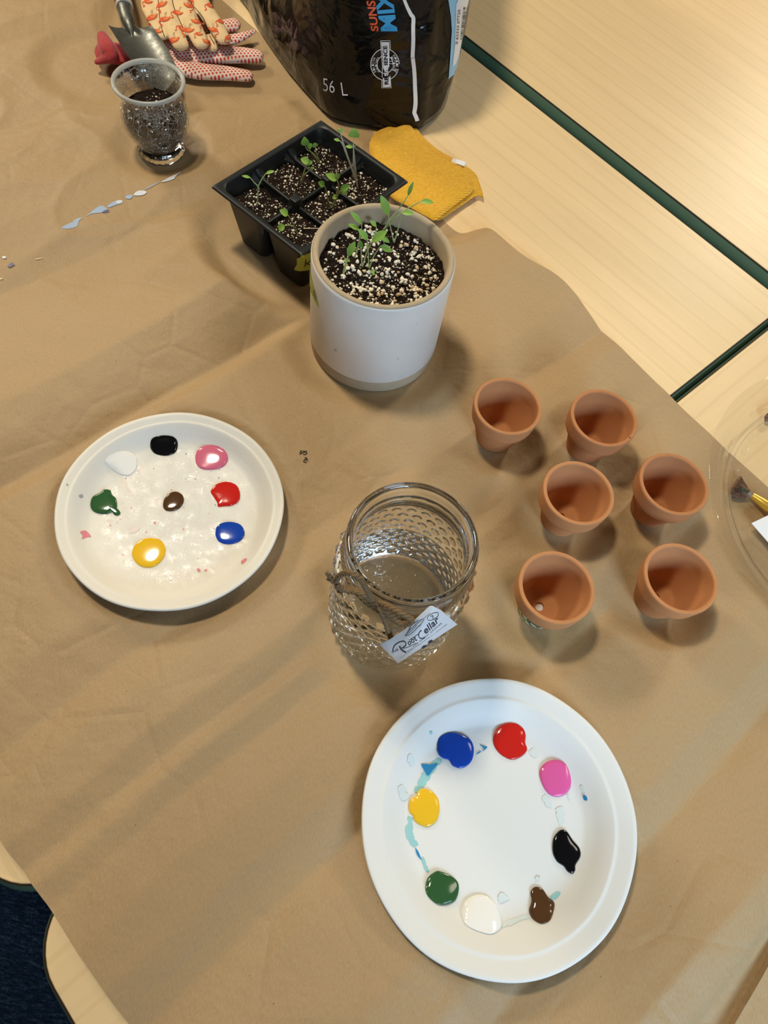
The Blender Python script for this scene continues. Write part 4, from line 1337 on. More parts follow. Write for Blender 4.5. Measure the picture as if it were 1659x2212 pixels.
for pts, w in (([(505, 1415), (560, 1330), (620, 1220), (720, 1140), (880, 1070), (850, 1140), (770, 1230), (660, 1340), (580, 1395), (505, 1415)], 7), ([(520, 1400), (600, 1300), (700, 1200), (850, 1095)], 7), ([(560, 1380), (640, 1300), (740, 1200)], 6), ([(590, 1300), (620, 1230)], 5), ([(880, 1070), (960, 990), (1000, 950)], 6), ([(790, 1230), (840, 1150)], 5),
               ([(950, 1080), (970, 1020), (1060, 960), (1150, 945), (1175, 980), (1130, 1050), (1030, 1100), (955, 1095)], 9), ([(1010, 1030), (1060, 1000)], 8), ([(1060, 1075), (1055, 1000), (1085, 1060)], 8)):
    v, f = stroke(catmull(pts, 5), w); mb.add([tput(*p) for p in v], f)
for q in ((885, 1630), (1010, 1525)):
    mb.add([tput(*p) for p in ellipse(*q, 52, 24, -0.55, 18)], [tuple(range(18))])
lt = obj('lettering', mb, M['tag_ink'], jar, angle=None)
lt.parent = pt; lt.location = (0, 0, 0)

# ------------------------------------------------------------------ crackle glass vase with soil
VX, VY = VASE; VZ = 0.0012
vase = thing('crackle_vase', 'clear crackle glass vase holding dark soil, beside the garden gloves', 'vase', (VX, VY, VZ))


def crackle_mat():
    mt, N, mx, gl, out = thin_clear('crackle_glass', (0.97, 0.975, 0.97), 0.02, rough=0.06)
    warp = N.n('VectorMath', {0: N.co, 1: N.n('VectorMath', {0: N.n('TexNoise', {'Vector': N.co, 'Scale': 120.0, 'Detail': 2.0}).outputs['Color'], 1: (0.006, 0.006, 0.006)}, operation='MULTIPLY').outputs[0]}, operation='ADD').outputs[0]
    big = N.n('TexVoronoi', {'Vector': warp, 'Scale': 125.0}, feature='DISTANCE_TO_EDGE').outputs['Distance']
    small = N.n('TexVoronoi', {'Vector': warp, 'Scale': 300.0}, feature='DISTANCE_TO_EDGE').outputs['Distance']
    lines = N.math('MAXIMUM', N.math('LESS_THAN', big, 0.032), N.math('MULTIPLY', N.math('LESS_THAN', small, 0.028), N.math('GREATER_THAN', N.noise(N.co, 45, 2), 0.5)))
    cr = N.n('BsdfPrincipled', {'Base Color': (0.62, 0.60, 0.54, 1), 'Roughness': 0.22, 'Transmission Weight': 0.3})
    bmp = N.bump(N.math('MINIMUM', big, 0.12), 1.0, 0.012)
    N.t.links.new(bmp, gl.inputs['Normal'])
    N.t.links.new(bmp, cr.inputs['Normal'])
    m2 = N.n('MixShader', {0: N.math('MULTIPLY', lines, 0.62), 1: mx, 2: cr.outputs[0]}).outputs[0]
    N.t.links.new(m2, out.inputs['Surface'])
    return mt


M['crackle'] = crackle_mat()
M['frost'] = mat('frosted_glass', (0.74, 0.75, 0.71), 0.30, 0.5, trans=0.6, ior=1.3)
M['foot_glass'] = mat('thick_glass', (0.93, 0.95, 0.94), 0.04, 0.5, trans=1.0, ior=1.42)
vp = [(0.0250, 0.0150), (0.0285, 0.0185), (0.0340, 0.0270), (0.0385, 0.0380), (0.0403, 0.0480), (0.0393, 0.0580), (0.0365, 0.0670), (0.0346, 0.0730), (0.0343, 0.0780), (0.0360, 0.0835), (0.0390, 0.0880), (0.0402, 0.0895)]
vp = [tuple(q) for q in catmull(vp, 4)]
obj('bowl', lathe(vp + [(r - 0.0022, z + 0.0003) for r, z in vp[::-1]], 128, (VX, VY, VZ)), M['crackle'], vase, angle=None)
ob = obj('rim', lathe([(0.0392, 0.0880), (0.0412, 0.0892), (0.0424, 0.0912), (0.0422, 0.0930), (0.0408, 0.0940), (0.0390, 0.0936), (0.0374, 0.0920), (0.0372, 0.0898)], 128, (VX, VY, VZ), True), M['frost'], vase, angle=None)
ob['label'] = 'frosted thick rim'
fp = [(0, 0.0018), (0.022, 0.0018), (0.0265, 0.0), (0.0288, 0.0012), (0.0296, 0.0045), (0.0288, 0.0085), (0.0268, 0.0118), (0.0250, 0.0145), (0.0252, 0.0158), (0, 0.0158)]
obj('foot', lathe(fp, 120, (VX, VY, VZ), False, lambda a, z: 1 + 0.014 * math.sin(20 * a) * (1 if 0.001 < z < 0.012 else 0)), M['foot_glass'], vase, angle=None)
poly = [(VX + 0.0338 * math.cos(a), VY + 0.0338 * math.sin(a)) for a in np.linspace(0, 2 * math.pi, 60, endpoint=False)]
vs = [(r - 0.0032, z) for r, z in vp if 0.016 < z < 0.060]
soil_bed('potting_soil', 'dark soil filling the crackle glass vase', poly, lambda x, y: VZ + 0.0575 + 0.10 * (y - VY) * 0.6 + 0.004 * math.exp(-((x - VX) ** 2 + (y - VY - 0.01) ** 2) / 0.0002), 0.0035, 0.0022, 60, (0.0006, 0.0018), 77,
         None, lathe([(0.0, 0.0162)] + vs + [(0.0338, 0.0585)], 72, (VX, VY, VZ)))

# ------------------------------------------------------------------ garden gloves
def dots_mat():
    mt = mat('dotted_cotton', (0.74, 0.60, 0.50), 0.9, 0.1)
    N = NT(mt)
    v = N.n('Mapping', {'Vector': N.co, 'Rotation': (0, 0, 0.62)}).outputs[0]
    s = N.n('SeparateXYZ', {'Vector': v}).outputs
    p = 0.0046
    row = N.math('FLOOR', N.math('DIVIDE', s[1], p))
    sx = N.math('ADD', N.math('DIVIDE', s[0], p), N.math('MULTIPLY', N.math('MODULO', N.math('ABSOLUTE', row), 2.0), 0.5))
    fx = N.math('SUBTRACT', N.math('FRACT', sx), 0.5); fy = N.math('SUBTRACT', N.math('FRACT', N.math('DIVIDE', s[1], p)), 0.5)
    d = N.math('SQRT', N.math('ADD', N.math('MULTIPLY', fx, fx), N.math('MULTIPLY', fy, fy)))
    dot = N.math('LESS_THAN', d, 0.31)
    dirt = N.noise(N.co, 40, 5, 0.65)
    base = N.mix(N.ramp(dirt, [(0.45, (0, 0, 0)), (0.75, (0.6, 0.6, 0.6))]), (0.76, 0.60, 0.52), (0.46, 0.29, 0.15))
    col = N.mix(dot, base, (0.52, 0.055, 0.035))
    N.set(Base_Color=col, Normal=N.bump(N.math('ADD', N.math('MULTIPLY', N.noise(N.co, 300, 3, 0.6), 0.5), N.math('MULTIPLY', dot, 0.7)), 0.5, 0.001))
    return mt


def cream_mat():
    mt = mat('printed_cotton', (0.72, 0.52, 0.29), 0.9, 0.1)
    N = NT(mt)
    dirt = N.ramp(N.noise(N.co, 36, 5, 0.65), [(0.48, (0, 0, 0)), (0.78, (0.55, 0.55, 0.55))])
    speck = N.n('TexVoronoi', {'Vector': N.co, 'Scale': 170.0}).outputs
    dd = N.math('MULTIPLY', N.math('LESS_THAN', speck['Distance'], 0.14), N.math('GREATER_THAN', N.n('SeparateColor', {'Color': speck['Color']}).outputs[1], 0.62))
    col = N.mix(dirt, (0.74, 0.53, 0.29), (0.42, 0.27, 0.12))
    col = N.mix(N.math('MULTIPLY', dd, 0.7), col, (0.30, 0.11, 0.05))
    N.set(Base_Color=col, Normal=N.bump(N.noise(N.co, 260, 4, 0.65), 0.45, 0.001))
    return mt


M['dots'] = dots_mat(); M['cream'] = cream_mat()
M['cuff'] = fabric_mat('red_knit', (0.42, 0.050, 0.055), 0, 0.9, 0.6)
_N = NT(M['cuff'])
M['flam'] = mat('flamingo_coral', (0.66, 0.11, 0.045), 0.85, 0.1)
M['flam2'] = mat('flamingo_orange', (0.72, 0.22, 0.07), 0.85, 0.1)


def blend(name, parts, mats, parent, vox=0.0022, smooth=10, origin=None):
    """several swept shapes melted into one soft surface"""
    mb = MB()
    for p in parts: mb.add(*p)
    me = new_mesh(name, mb.v, mb.f, True, None)
    o = bpy.data.objects.new(name, me); C.objects.link(o)
    md = o.modifiers.new('melt', 'REMESH'); md.mode = 'VOXEL'; md.voxel_size = vox; md.use_smooth_shade = True
    if smooth:
        s_ = o.modifiers.new('soften', 'SMOOTH'); s_.factor = 0.5; s_.iterations = smooth
    dg = bpy.context.evaluated_depsgraph_get(); dg.update()
    ev = o.evaluated_get(dg).to_mesh()
    V = [v.co.copy() for v in ev.vertices]; F = [tuple(p.vertices) for p in ev.polygons]
    o.evaluated_get(dg).to_mesh_clear()
    bpy.data.objects.remove(o); bpy.data.meshes.remove(me)
    return V, F


K1 = (3.318, 150, 0)


def gp(x, y, z): return at(K1[1] + x / K1[0], K1[2] + y / K1[0], z)


def finger(pts, w, flat=0.62, n=14):
    """pts (x, y, z) in the zoomed view, w half widths in zoomed pixels"""
    P = [gp(*p) for p in pts]; Rr = [ww / K1[0] * px_scale(K1[1] + p[0] / K1[0], K1[2] + p[1] / K1[0]) for p, ww in zip(pts, w)]
    q = catmull([(*p, r) for p, r in zip(P, Rr)], 8)
    c = [Vector(x[:3]) for x in q]; r = [max(float(x[3]), 0.001) for x in q]
    t0 = (c[0] - c[1]).normalized(); t1 = (c[-1] - c[-2]).normalized()
    c = [c[0] + t0 * r[0] * 0.55, c[0] + t0 * r[0] * 0.4] + c + [c[-1] + t1 * r[-1] * 0.4, c[-1] + t1 * r[-1] * 0.6]
    r = [r[0] * 0.25, r[0] * 0.7] + r + [r[-1] * 0.78, r[-1] * 0.3]
    return tube(c, r, n, flat)


gl1 = thing('garden_glove', 'garden glove lying palm up under the other, red dotted palm and red cuff', 'glove', gp(900, 480, 0.001))
lower = [finger([(700, 440, .013), (900, 505, .013), (1120, 525, .012), (1285, 545, .011)], [92, 82, 70, 58], 0.5), finger([(760, 390, .014), (1000, 395, .014), (1220, 395, .014), (1355, 405, .013)], [95, 88, 78, 64], 0.5),
         finger([(860, 320, .013), (1060, 300, .014), (1200, 275, .016), (1330, 222, .018)], [80, 62, 48, 22], 0.5), finger([(850, 260, .013), (1050, 205, .015), (1190, 175, .018)], [85, 72, 64], 0.5),
         finger([(480, 380, .013), (620, 380, .013), (850, 370, .013)], [120, 140, 135], 0.34)]
V, F = blend('palm', lower, None, gl1)
mb = MB(); mb.v = V; mb.f = F
# the seam divides dotted palm (upper) from printed back (lower) part of the side
cz = [sum((V[i].z for i in f)) / len(f) for f in F]
mb.mi = [1 if (z < 0.0095) else 0 for z in cz]
obj('palm', mb, [M['dots'], M['cream']], gl1, angle=None)
cuffp = [finger([(500, 400, .013), (400, 390, .014), (300, 380, .015), (245, 370, .016)], [95, 108, 112, 104], 0.40), finger([(232, 250, .024), (265, 330, .030), (290, 400, .026), (240, 430, .020), (190, 445, .016)], [36, 60, 52, 34, 24], 0.8)]
V, F = blend('cuff', cuffp, None, gl1, 0.0022, 6)
cf = obj('cuff', (V, F), M['cuff'], gl1, angle=None); cf['label'] = 'red knitted cuff'

gl2 = thing('garden_glove', 'cream garden glove with coral flamingo print lying on top, fingers toward the vase', 'glove', gp(800, 150, 0.026))
up_ = [finger([(600, -160, .039), (570, 20, .039), (600, 120, .039), (668, 262, .037)], [60, 58, 54, 46], 0.5), finger([(700, -160, .041), (690, 30, .041), (742, 190, .041), (800, 330, .038)], [70, 66, 66, 58], 0.5),
       finger([(800, -160, .042), (810, 20, .042), (880, 180, .042), (948, 320, .039)], [70, 66, 64, 56], 0.5), finger([(900, -160, .041), (930, 0, .041), (1040, 170, .040), (1112, 290, .037)], [70, 66, 62, 52], 0.5),
       finger([(1000, 270, .029), (1030, 350, .027)], [40, 36], 0.6), finger([(780, -420, .039), (770, -250, .040), (770, -120, .040)], [190, 200, 190], 0.20)]
V, F = blend('hand', up_, None, gl2, 0.0018, 5)
hand = obj('hand', (V, F), M['cream'], gl2, angle=None)
hb = bvh_of(hand)


def flamingo(mb, cx, cy, s, ang, flip):
    c, sn = math.cos(ang), math.sin(ang)

    def T(x, y):
        x *= flip
        X, Y = cx + s * (x * c - y * sn), cy + s * (x * sn + y * c)
        return (K1[1] + X / K1[0], K1[2] + Y / K1[0])
    put = lambda p: lay(hb, p[0], p[1], 0.0005)
    body = [T(*p) for p in catmull([(-38, 2), (-25, -14), (0, -20), (28, -16), (48, -22), (40, 0), (15, 16), (-15, 18), (-34, 14)], 4, True)]
    v, f = fill_poly(body, 4); mb.add([put(p) for p in v], f, 0)
    wing = [T(*p) for p in catmull([(-8, -8), (15, -12), (42, -18), (25, 4), (0, 6)], 3, True)]
    v, f = fill_poly(wing, 4); mb.add([lay(hb, p[0], p[1], 0.0008) for p in v], f, 1)
    neck = [T(*p) for p in catmull([(-34, 8), (-46, 20), (-36, 36), (-18, 44), (-20, 58), (-30, 56)], 4)]
    v, f = stroke(neck, s * 7.5 / K1[0]); mb.add([put(p) for p in v], f, 0)
    for lx in (4, 14):
        v, f = stroke([T(lx, -18), T(lx - 2, -40), T(lx + 3, -58)], s * 2.2 / K1[0]); mb.add([put(p) for p in v], f, 2)


fl_n = 0
for (cx, cy, s, a, fp_) in [(660, 35, .9, -.2, 1), (590, 128, .95, -.2, 1), (682, 140, .9, .0, 1), (772, 92, .85, .4, 1), (855, 42, .8, .1, -1), (915, 155, .9, -.1, -1), (850, 218, .9, .2, 1), (1012, 42, .8, .5, 1), (745, 290, .95, -.1, 1), (1090, 155, .8, .4, 1), (1035, 215, .8, .1, -1), (985, 300, .75, .2, -1), (800, 205, .7, .9, 1), (1142, 268, .8, -.3, 1), (560, 15, .7, .3, 1), (868, 3, .7, .4, -1), (630, 225, .7, .4, 1), (925, 245, .6, .4, 1)]:
    mb = MB(); flamingo(mb, cx, cy, s, a, fp_)
    o_ = obj('bird_print', mb, [M['flam'], M['flam2'], M['brown_print']], gl2, angle=None)
mb = MB()
for pts in ([(632, -60), (642, 60), (655, 180), (705, 330)], [(735, -60), (745, 40), (800, 170), (880, 330)], [(840, -60), (870, 20), (960, 130), (1003, 250), (1040, 320)]):
    v, f = stroke([(K1[1] + x / K1[0], K1[2] + y / K1[0]) for x, y in catmull(pts, 10)], 1.6)
    mb.add([lay(hb, p[0], p[1], 0.0003) for p in v], f)
obj('seam', mb, M['seam'], gl2, angle=None)

# ------------------------------------------------------------------ trowel
def metal_mat():
    mt = mat('worn_steel', (0.25, 0.25, 0.23), 0.46, 0.5, 0.85)
    N = NT(mt)
    n = N.noise(N.co, 60, 6, 0.7)
    sc_ = N.noise(N.scale(30, 400, 60, (0, 0, 0.9)), 1.0, 3, 0.6)
    col = N.ramp(n, [(0.35, (0.10, 0.10, 0.085)), (0.55, (0.19, 0.19, 0.17)), (0.75, (0.32, 0.32, 0.29))])
    N.set(Base_Color=col, Roughness=N.ramp(n, [(0.3, (0.55, 0.55, 0.55)), (0.7, (0.33, 0.33, 0.33))]), Normal=N.bump(N.math('ADD', n, N.math('MULTIPLY', sc_, 0.4)), 0.25, 0.0012))
    return mt


M['worn_steel'] = metal_mat()
M['red_wood'] = mat('red_stained_wood', (0.13, 0.022, 0.014), 0.35, 0.5, coat=0.3)
M['ferrule'] = mat('pale_ferrule', (0.62, 0.58, 0.50), 0.4, 0.5, 0.3)
M['brass'] = mat('gold_ferrule', (0.70, 0.43, 0.06), 0.28, 0.5, 0.6)
KW = (6.9125, 180, 0)


def wq(x, y, z): return at(KW[1] + x / KW[0], KW[2] + y / KW[0], z)


tr = thing('garden_trowel', 'steel garden trowel with red wooden handle, resting across the gloves', 'trowel', wq(700, 600, 0.03))
rows = [((372, 372), (1025, 376), .047), ((430, 460), (1075, 455), .0465), ((520, 600), (1150, 560), .0455), ((640, 790), (1235, 690), .044), ((760, 960), (1320, 840), .042), ((860, 1110), (1372, 960), .040), ((960, 1240), (1385, 1060), .038), ((1060, 1330), (1360, 1180), .0365), ((1150, 1370), (1290, 1290), .0355), ((1205, 1365), (1225, 1350), .035)]
rows = [(np.array([*a, *b, z])) for a, b, z in rows]; rows = catmull(rows, 5)
V = []; F = []; NC = 21
for i, r in enumerate(rows):
    for j in range(NC):
        t = j / (NC - 1); c = 2 * t - 1
        x = r[0] + (r[2] - r[0]) * t; y = r[1] + (r[3] - r[1]) * t
        if i < 5: y += (1 - i / 5) * 60 * (abs(math.sin(math.pi * t)) ** 0.7) * (1 - math.exp(-((t - 0.5) / 0.18) ** 2))
        arch = -0.0075 * (1 - c * c) * min(1, (len(rows) - 1 - i) / 14) + 0.0075 * math.exp(-(c / 0.18) ** 2) * max(0, 1 - i / 9) 
        V.append(wq(x, y, r[4] + arch))
for i in range(len(rows) - 1):
    for j in range(NC - 1):
        k = i * NC + j; F.append((k, k + 1, k + NC + 1, k + NC))
nv = len(V); V2_ = V + [p - Vector((0, 0, 0.0012)) for p in V]
F2 = F + [tuple(nv + q for q in f[::-1]) for f in F]
bd = [(j) for j in range(NC)] + [i * NC + NC - 1 for i in range(1, len(rows))] + [(len(rows) - 1) * NC + j for j in range(NC - 2, -1, -1)] + [i * NC for i in range(len(rows) - 2, 0, -1)]
F2 += [(bd[(k + 1) % len(bd)], bd[k], nv + bd[k], nv + bd[(k + 1) % len(bd)]) for k in range(len(bd))]
obj('blade', (V2_, F2), M['worn_steel'], tr, angle=50)
ks = px_scale(270, 30, 0.045) / KW[0]
sk = catmull([(*wq(612, 110, .047), 112 * ks), (*wq(640, 220, .0465), 106 * ks), (*wq(670, 330, .0455), 96 * ks), (*wq(700, 430, .0425), 66 * ks), (*wq(722, 520, .039), 30 * ks), (*wq(735, 580, .037), 10 * ks)], 6)
obj('socket', tube([Vector(q[:3]) for q in sk], [float(q[3]) for q in sk], 20, 0.85), M['worn_steel'], tr)
obj('ferrule', tube([wq(607, 60, .047), wq(608, 70, .047), wq(614, 98, .047), wq(616, 110, .047)], [118 * ks, 128 * ks, 130 * ks, 120 * ks], 24, 0.95), M['ferrule'], tr, angle=30)
hd = catmull([(*wq(606, 72, .047), 118 * ks), (*wq(585, -20, .047), 140 * ks), (*wq(540, -220, .046), 160 * ks), (*wq(490, -450, .042), 150 * ks), (*wq(450, -640, .036), 130 * ks), (*wq(430, -760, .032), 110 * ks), (*wq(420, -800, .030), 40 * ks)], 6)
obj('handle', tube([Vector(q[:3]) for q in hd], [float(q[3]) for q in hd], 24), M['red_wood'], tr)

# ------------------------------------------------------------------ soil bag
def bag_mat():
    mt = mat('black_film', (0.005, 0.0045, 0.004), 0.12, 0.4)
    N = NT(mt)
    h1 = N.noise(N.co, 9, 3, 0.5, 1.2)
    h2 = N.noise(N.scale(14, 14, 30), 1.2, 2, 0.5, 1.5)
    N.set(Normal=N.bump(h2, 0.13, 0.010, N.bump(h1, 0.28, 0.03)), Roughness=N.math('ADD', 0.10, N.math('MULTIPLY', h1, 0.10)))
    return mt


M['film'] = bag_mat()
BAGC = at(800, 60, 0.0)
bag = thing('soil_bag', 'large black plastic bag of potting mix with white side seam, behind the tray', 'bag', (BAGC.x, BAGC.y, 0.0012))
ctrl = [(897, 263), (930, 247), (966, 216), (987, 140), (1003, 50), (1013, -60), (1015, -200), (800, -330), (600, -260), (500, -90), (532, 0), (566, 58), (606, 115), (662, 182), (722, 236), (812, 256)]
R0 = [at(x, y, 0.02) for x, y in ctrl]
cen = sum(R0, Vector()) / len(R0)
levels = [(0.0012, 0.955, 0.0), (0.005, 0.985, 0.0), (0.02, 1.0, 0.0), (0.05, 1.008, 0.003), (0.09, 1.0, 0.006), (0.14, 0.985, 0.010), (0.20, 0.95, 0.016), (0.26, 0.88, 0.025), (0.31, 0.76, 0.03), (0.335, 0.5, 0.03), (0.34, 0.0, 0.03)]
lv = catmull(levels, 5)
base_ring = [Vector(p) for p in catmull([tuple(p) for p in R0], 10, True)]
V = []; F = []; nR = len(base_ring)
for z, s, back in lv:
    for p in base_ring:
        q = cen + (p - cen) * max(s, 0.02); q = Vector((q.x - back * 0.4, q.y + back, z))
        d = (p - cen); d.z = 0; d.normalize()
        w = 0.010 * noise.fractal(Vector((q.x * 9, q.y * 9, q.z * 12)), 1.2, 2.0, 2) + 0.0016 * noise.noise(Vector((q.x * 30, q.y * 30, q.z * 50)))
        w *= min(1, z / 0.02) * 0.9
        V.append(q + d * w)
for k in range(len(lv) - 1):
    for i in range(nR):
        j = (i + 1) % nR
        F.append((k * nR + i, k * nR + j, (k + 1) * nR + j, (k + 1) * nR + i))
F.append(tuple(range(nR))[::-1])
film = obj('film', (V, F), M['film'], bag, angle=None)
fb = bvh_of(film)
KB = (3.072, 520, 0); KS = (6.9125, 770, 0)


def bq(x, y, l=0.0009, K=KB): return lay(fb, K[1] + x / K[0], K[2] + y / K[0], l)


seam = catmull([(690, -60), (715, 0), (760, 110), (810, 210), (845, 265), (842, 400), (845, 620), (838, 830), (842, 870), (862, 1050), (872, 1300), (880, 1500), (870, 1620), (862, 1680), (885, 1740), (905, 1800)], 6)
v, f = stroke(seam, [40 + 18 * min(1, i / 20) for i in range(len(seam))])
obj('seam_strip', ([bq(p[0], p[1], 0.0016, KS) for p in v], f), M['white_print'], bag, angle=None)['label'] = 'white side seam strip'
mb = MB()
blue = [(1372, -20), (1392, 110), (1397, 200), (1385, 400), (1375, 522), (1425, 480), (1445, 380), (1470, 230), (1498, 60), (1515, -20)]
mb.add(*[(lambda a: a)(q) for q in decal(fb, [(KB[1] + x / KB[0], KB[2] + y / KB[0]) for x, y in blue], 5, 0.0010)], 0)
white = [(1425, 25), (1420, 150), (1414, 300), (1398, 440), (1418, 425), (1440, 370), (1462, 230), (1490, 60), (1506, -20), (1440, -10)]
mb.add(*decal(fb, [(KB[1] + x / KB[0], KB[2] + y / KB[0]) for x, y in white], 5, 0.0016), 1)
r_ = random.Random(8); y = 45
while y < 265:
    w = r_.choice((3, 3, 5, 7)); k = (y - 45) / 220
    x0 = 1468 - 22 * k; x1 = 1497 - 38 * k
    v, f = stroke([(x0, y), ((x0 + x1) / 2, y + 1), (x1, y + 2)], w)
    mb.add([bq(p[0], p[1], 0.0021) for p in v], f, 2); y += w + r_.choice((4, 5, 8))
put_ = lambda x, y: bq(x, y, 0.0021)
text_on(mb, '0 62333 07720', ((1432, 290), (1450, 60), (1434, 60), (1416, 290)), put_, 0.0, mi=2)
lb = obj('printed_label', mb, [M['pale_blue_print'], M['white_print'], M['ink']], bag, angle=None); lb['label'] = 'pale blue and white barcode label'


def print_text(name, s, quad, mt, bold=0.02, lift=0.0010, spacing=1.0, label=None, extra=None):
    mb = MB(); text_on(mb, s, quad, lambda x, y: bq(x, y, lift), bold, 0, spacing)
    if extra: extra(mb)
    o_ = obj(name, mb, mt, bag, angle=None)
    if label: o_['label'] = label


# words on the film read upward
print_text('lettering', 'MIX', ((1040, 205), (1000, -70), (880, -50), (932, 205)), M['blue_print'], 0.035, label='blue word MIX')
print_text('lettering', 'SUNSHINE', ((915, 205), (870, -190), (800, -190), (866, 205)), M['orange_print'], 0.025, label='orange word SUNSHINE')
for ch, q in (('5', ((553, 600), (582, 606), (580, 522), (548, 516))), ('6', ((592, 612), (626, 614), (622, 534), (592, 530))), ('L', ((676, 632), (712, 632), (700, 548), (664, 545)))):
    print_text('lettering', ch, q, M['white_print'], -0.01, label='white figures 56 L')


def resil(mb):
    pass


ring_mb = MB()


def rstroke(pts, w, lift=0.0010):
    v, f = stroke(pts, w); ring_mb.add([bq(p[0], p[1], lift) for p in v], f, 0)


for (rx, ry, w, a0_, a1_) in ((94, 104, 4.5, 0.35, 6.1), (52, 60, 4.0, 0.3, 6.2)):
    rstroke([(957 + rx * math.cos(a), 425 + ry * math.sin(a)) for a in np.linspace(a0_ + .25, a1_ + .15, 70)], w)
rstroke([(1045, 455), (1036, 484), (1018, 462), (1003, 460)], 4)
rstroke([(928, 268), (990, 266), (992, 330)], 4); rstroke([(928, 268), (932, 330), (940, 440), (936, 580), (998, 580), (990, 500)], 4)
for y_ in (405, 420):
    rstroke([(985, y_), (1008, y_)], 3)
bar = fill_poly([(932, 276), (984, 275), (986, 330), (985, 440), (968, 460), (955, 470), (945, 450), (940, 340)], 18)
ring_mb.add([bq(p[0], p[1], 0.0010) for p in bar[0]], bar[1], 0)
bar = fill_poly([(944, 512), (960, 520), (985, 505), (992, 520), (993, 574), (943, 576)], 18)
ring_mb.add([bq(p[0], p[1], 0.0010) for p in bar[0]], bar[1], 0)
text_on(ring_mb, 'RE', ((981, 556), (979, 505), (952, 507), (954, 558)), lambda x, y: bq(x, y, 0.0016), 0.03, mi=1)
text_on(ring_mb, 'SiL', ((979, 500), (977, 432), (951, 434), (952, 502)), lambda x, y: bq(x, y, 0.0016), 0.03, mi=0)
text_on(ring_mb, 'IENCE', ((976, 428), (971, 298), (944, 300), (950, 430)), lambda x, y: bq(x, y, 0.0016), 0.03, mi=1)
for s_, rr, a0_, a1_ in (('SILICON', 80, 2.55, 3.62), ('ENRICHED', 58, 2.35, 3.85), ('ENRICHI', 60, -0.75, 0.55), ('DE SILICIUM', 80, -0.75, 0.52)):
    n_ = len(s_)
    for i_, ch in enumerate(s_):
        if ch == ' ': continue
        t = i_ / (n_ - 1)
        a = a0_ + (a1_ - a0_) * t if a0_ > 1 else a1_ + (a0_ - a1_) * t
        c_ = np.array([957 + rr * math.cos(a), 425 + rr * 1.08 * math.sin(a)])
        tdir = np.array([-math.sin(a), math.cos(a)]); n2 = np.array([math.cos(a), math.sin(a)])
        if a0_ < 1: tdir, n2 = -tdir, n2
        hw, hh = 5.0, 7.5
        if a0_ > 1: q_ = (c_ - tdir * hw - n2 * hh, c_ + tdir * hw - n2 * hh, c_ + tdir * hw + n2 * hh, c_ - tdir * hw + n2 * hh)
        else: q_ = (c_ - tdir * hw - n2 * hh, c_ + tdir * hw - n2 * hh, c_ + tdir * hw + n2 * hh, c_ - tdir * hw + n2 * hh)
        text_on(ring_mb, ch, q_, lambda x, y: bq(x, y, 0.0010), 0.0, mi=0)
lb = obj('badge_lettering', ring_mb, [M['white_print'], M['ink']], bag, angle=None); lb['label'] = 'white round badge lettered RESiLIENCE'

# ------------------------------------------------------------------ yellow cloth
M['yellow'] = fabric_mat('yellow_knit', (0.97, 0.50, 0.030), 150, 0.95, 0.8, 0.9)


def dist_poly(x, y, P):
    a = P; b = np.roll(P, -1, 0); ab = b - a; ap = np.array([x, y]) - a
    t = np.clip((ap * ab).sum(1) / ((ab * ab).sum(1) + 1e-12), 0, 1)
    return float(np.sqrt(((ap - ab * t[:, None]) ** 2).sum(1)).min())


def slab(poly, z0, th, rnd, step=0.004, bumpy=0.0012, seed=0):
    P = np.array(poly)
    v, f = fill_poly(poly, step)
    top = []; bot = []
    for p in v:
        d = dist_poly(p.x, p.y, P); k = min(d / rnd, 1); h = math.sqrt(max(0, 1 - (1 - k) ** 2))
        w = bumpy * noise.fractal(Vector((p.x * 28, p.y * 28, seed)), 1, 2, 3) * k
        top.append(Vector((p.x, p.y, z0 + th * 0.5 + th * 0.5 * h + w))); bot.append(Vector((p.x, p.y, z0 + th * 0.5 - th * 0.5 * h)))
    mb = MB().add(top, f); mb.add(bot, [x[::-1] for x in f])
    n = len(poly)
    return mb


def pxpoly(pts, z, n=4): return [tuple(at(p[0], p[1], z))[:2] for p in catmull(pts, n, True)]


cl = thing('cleaning_cloth', 'folded yellow knit cloth lying partly on the paper beside the tray', 'cloth', at(915, 390, 0.0012))
zc = 0.0056
lowp = pxpoly([(800, 306), (850, 278), (880, 272), (895, 278), (912, 302), (945, 332), (985, 354), (1006, 368), (1026, 385), (1036, 408), (1042, 433), (1028, 430), (1000, 448), (965, 472), (945, 483), (925, 474), (885, 452), (845, 428), (815, 380)], 0.002)
obj('lower_fold', slab(lowp, 0.0044, 0.0060, 0.005, 0.004, 0.0006, 3), M['yellow'], cl, angle=None)
topp = pxpoly([(798, 308), (848, 280), (879, 273), (893, 280), (908, 304), (940, 334), (978, 354), (1000, 366), (1016, 384), (1022, 402), (1019, 416), (990, 438), (962, 460), (940, 476), (920, 468), (880, 446), (842, 424), (815, 378)], 0.013)
obj('upper_fold', slab(topp, 0.0100, 0.0075, 0.006, 0.004, 0.0022, 4), M['yellow'], cl, angle=None)
cb = bvh_of(*list(cl.children))
loop = [at(976, 346, 0.012), at(988, 349, 0.015), at(1003, 354, 0.014), at(1004, 357, 0.011), at(990, 354, 0.009), at(974, 352, 0.008)]
V = []; F = []
lp = [Vector(p) for p in catmull([tuple(p) for p in loop], 4)]
for p in lp: V += [p + Vector((-0.0008, -0.003, -.001)), p + Vector((0.0008, 0.003, 0.001))]
for i in range(len(lp) - 1): F.append((2 * i, 2 * i + 1, 2 * i + 3, 2 * i + 2))
obj('care_label', (V, F), M['white_print'], cl, angle=None)['label'] = 'small white loop label'

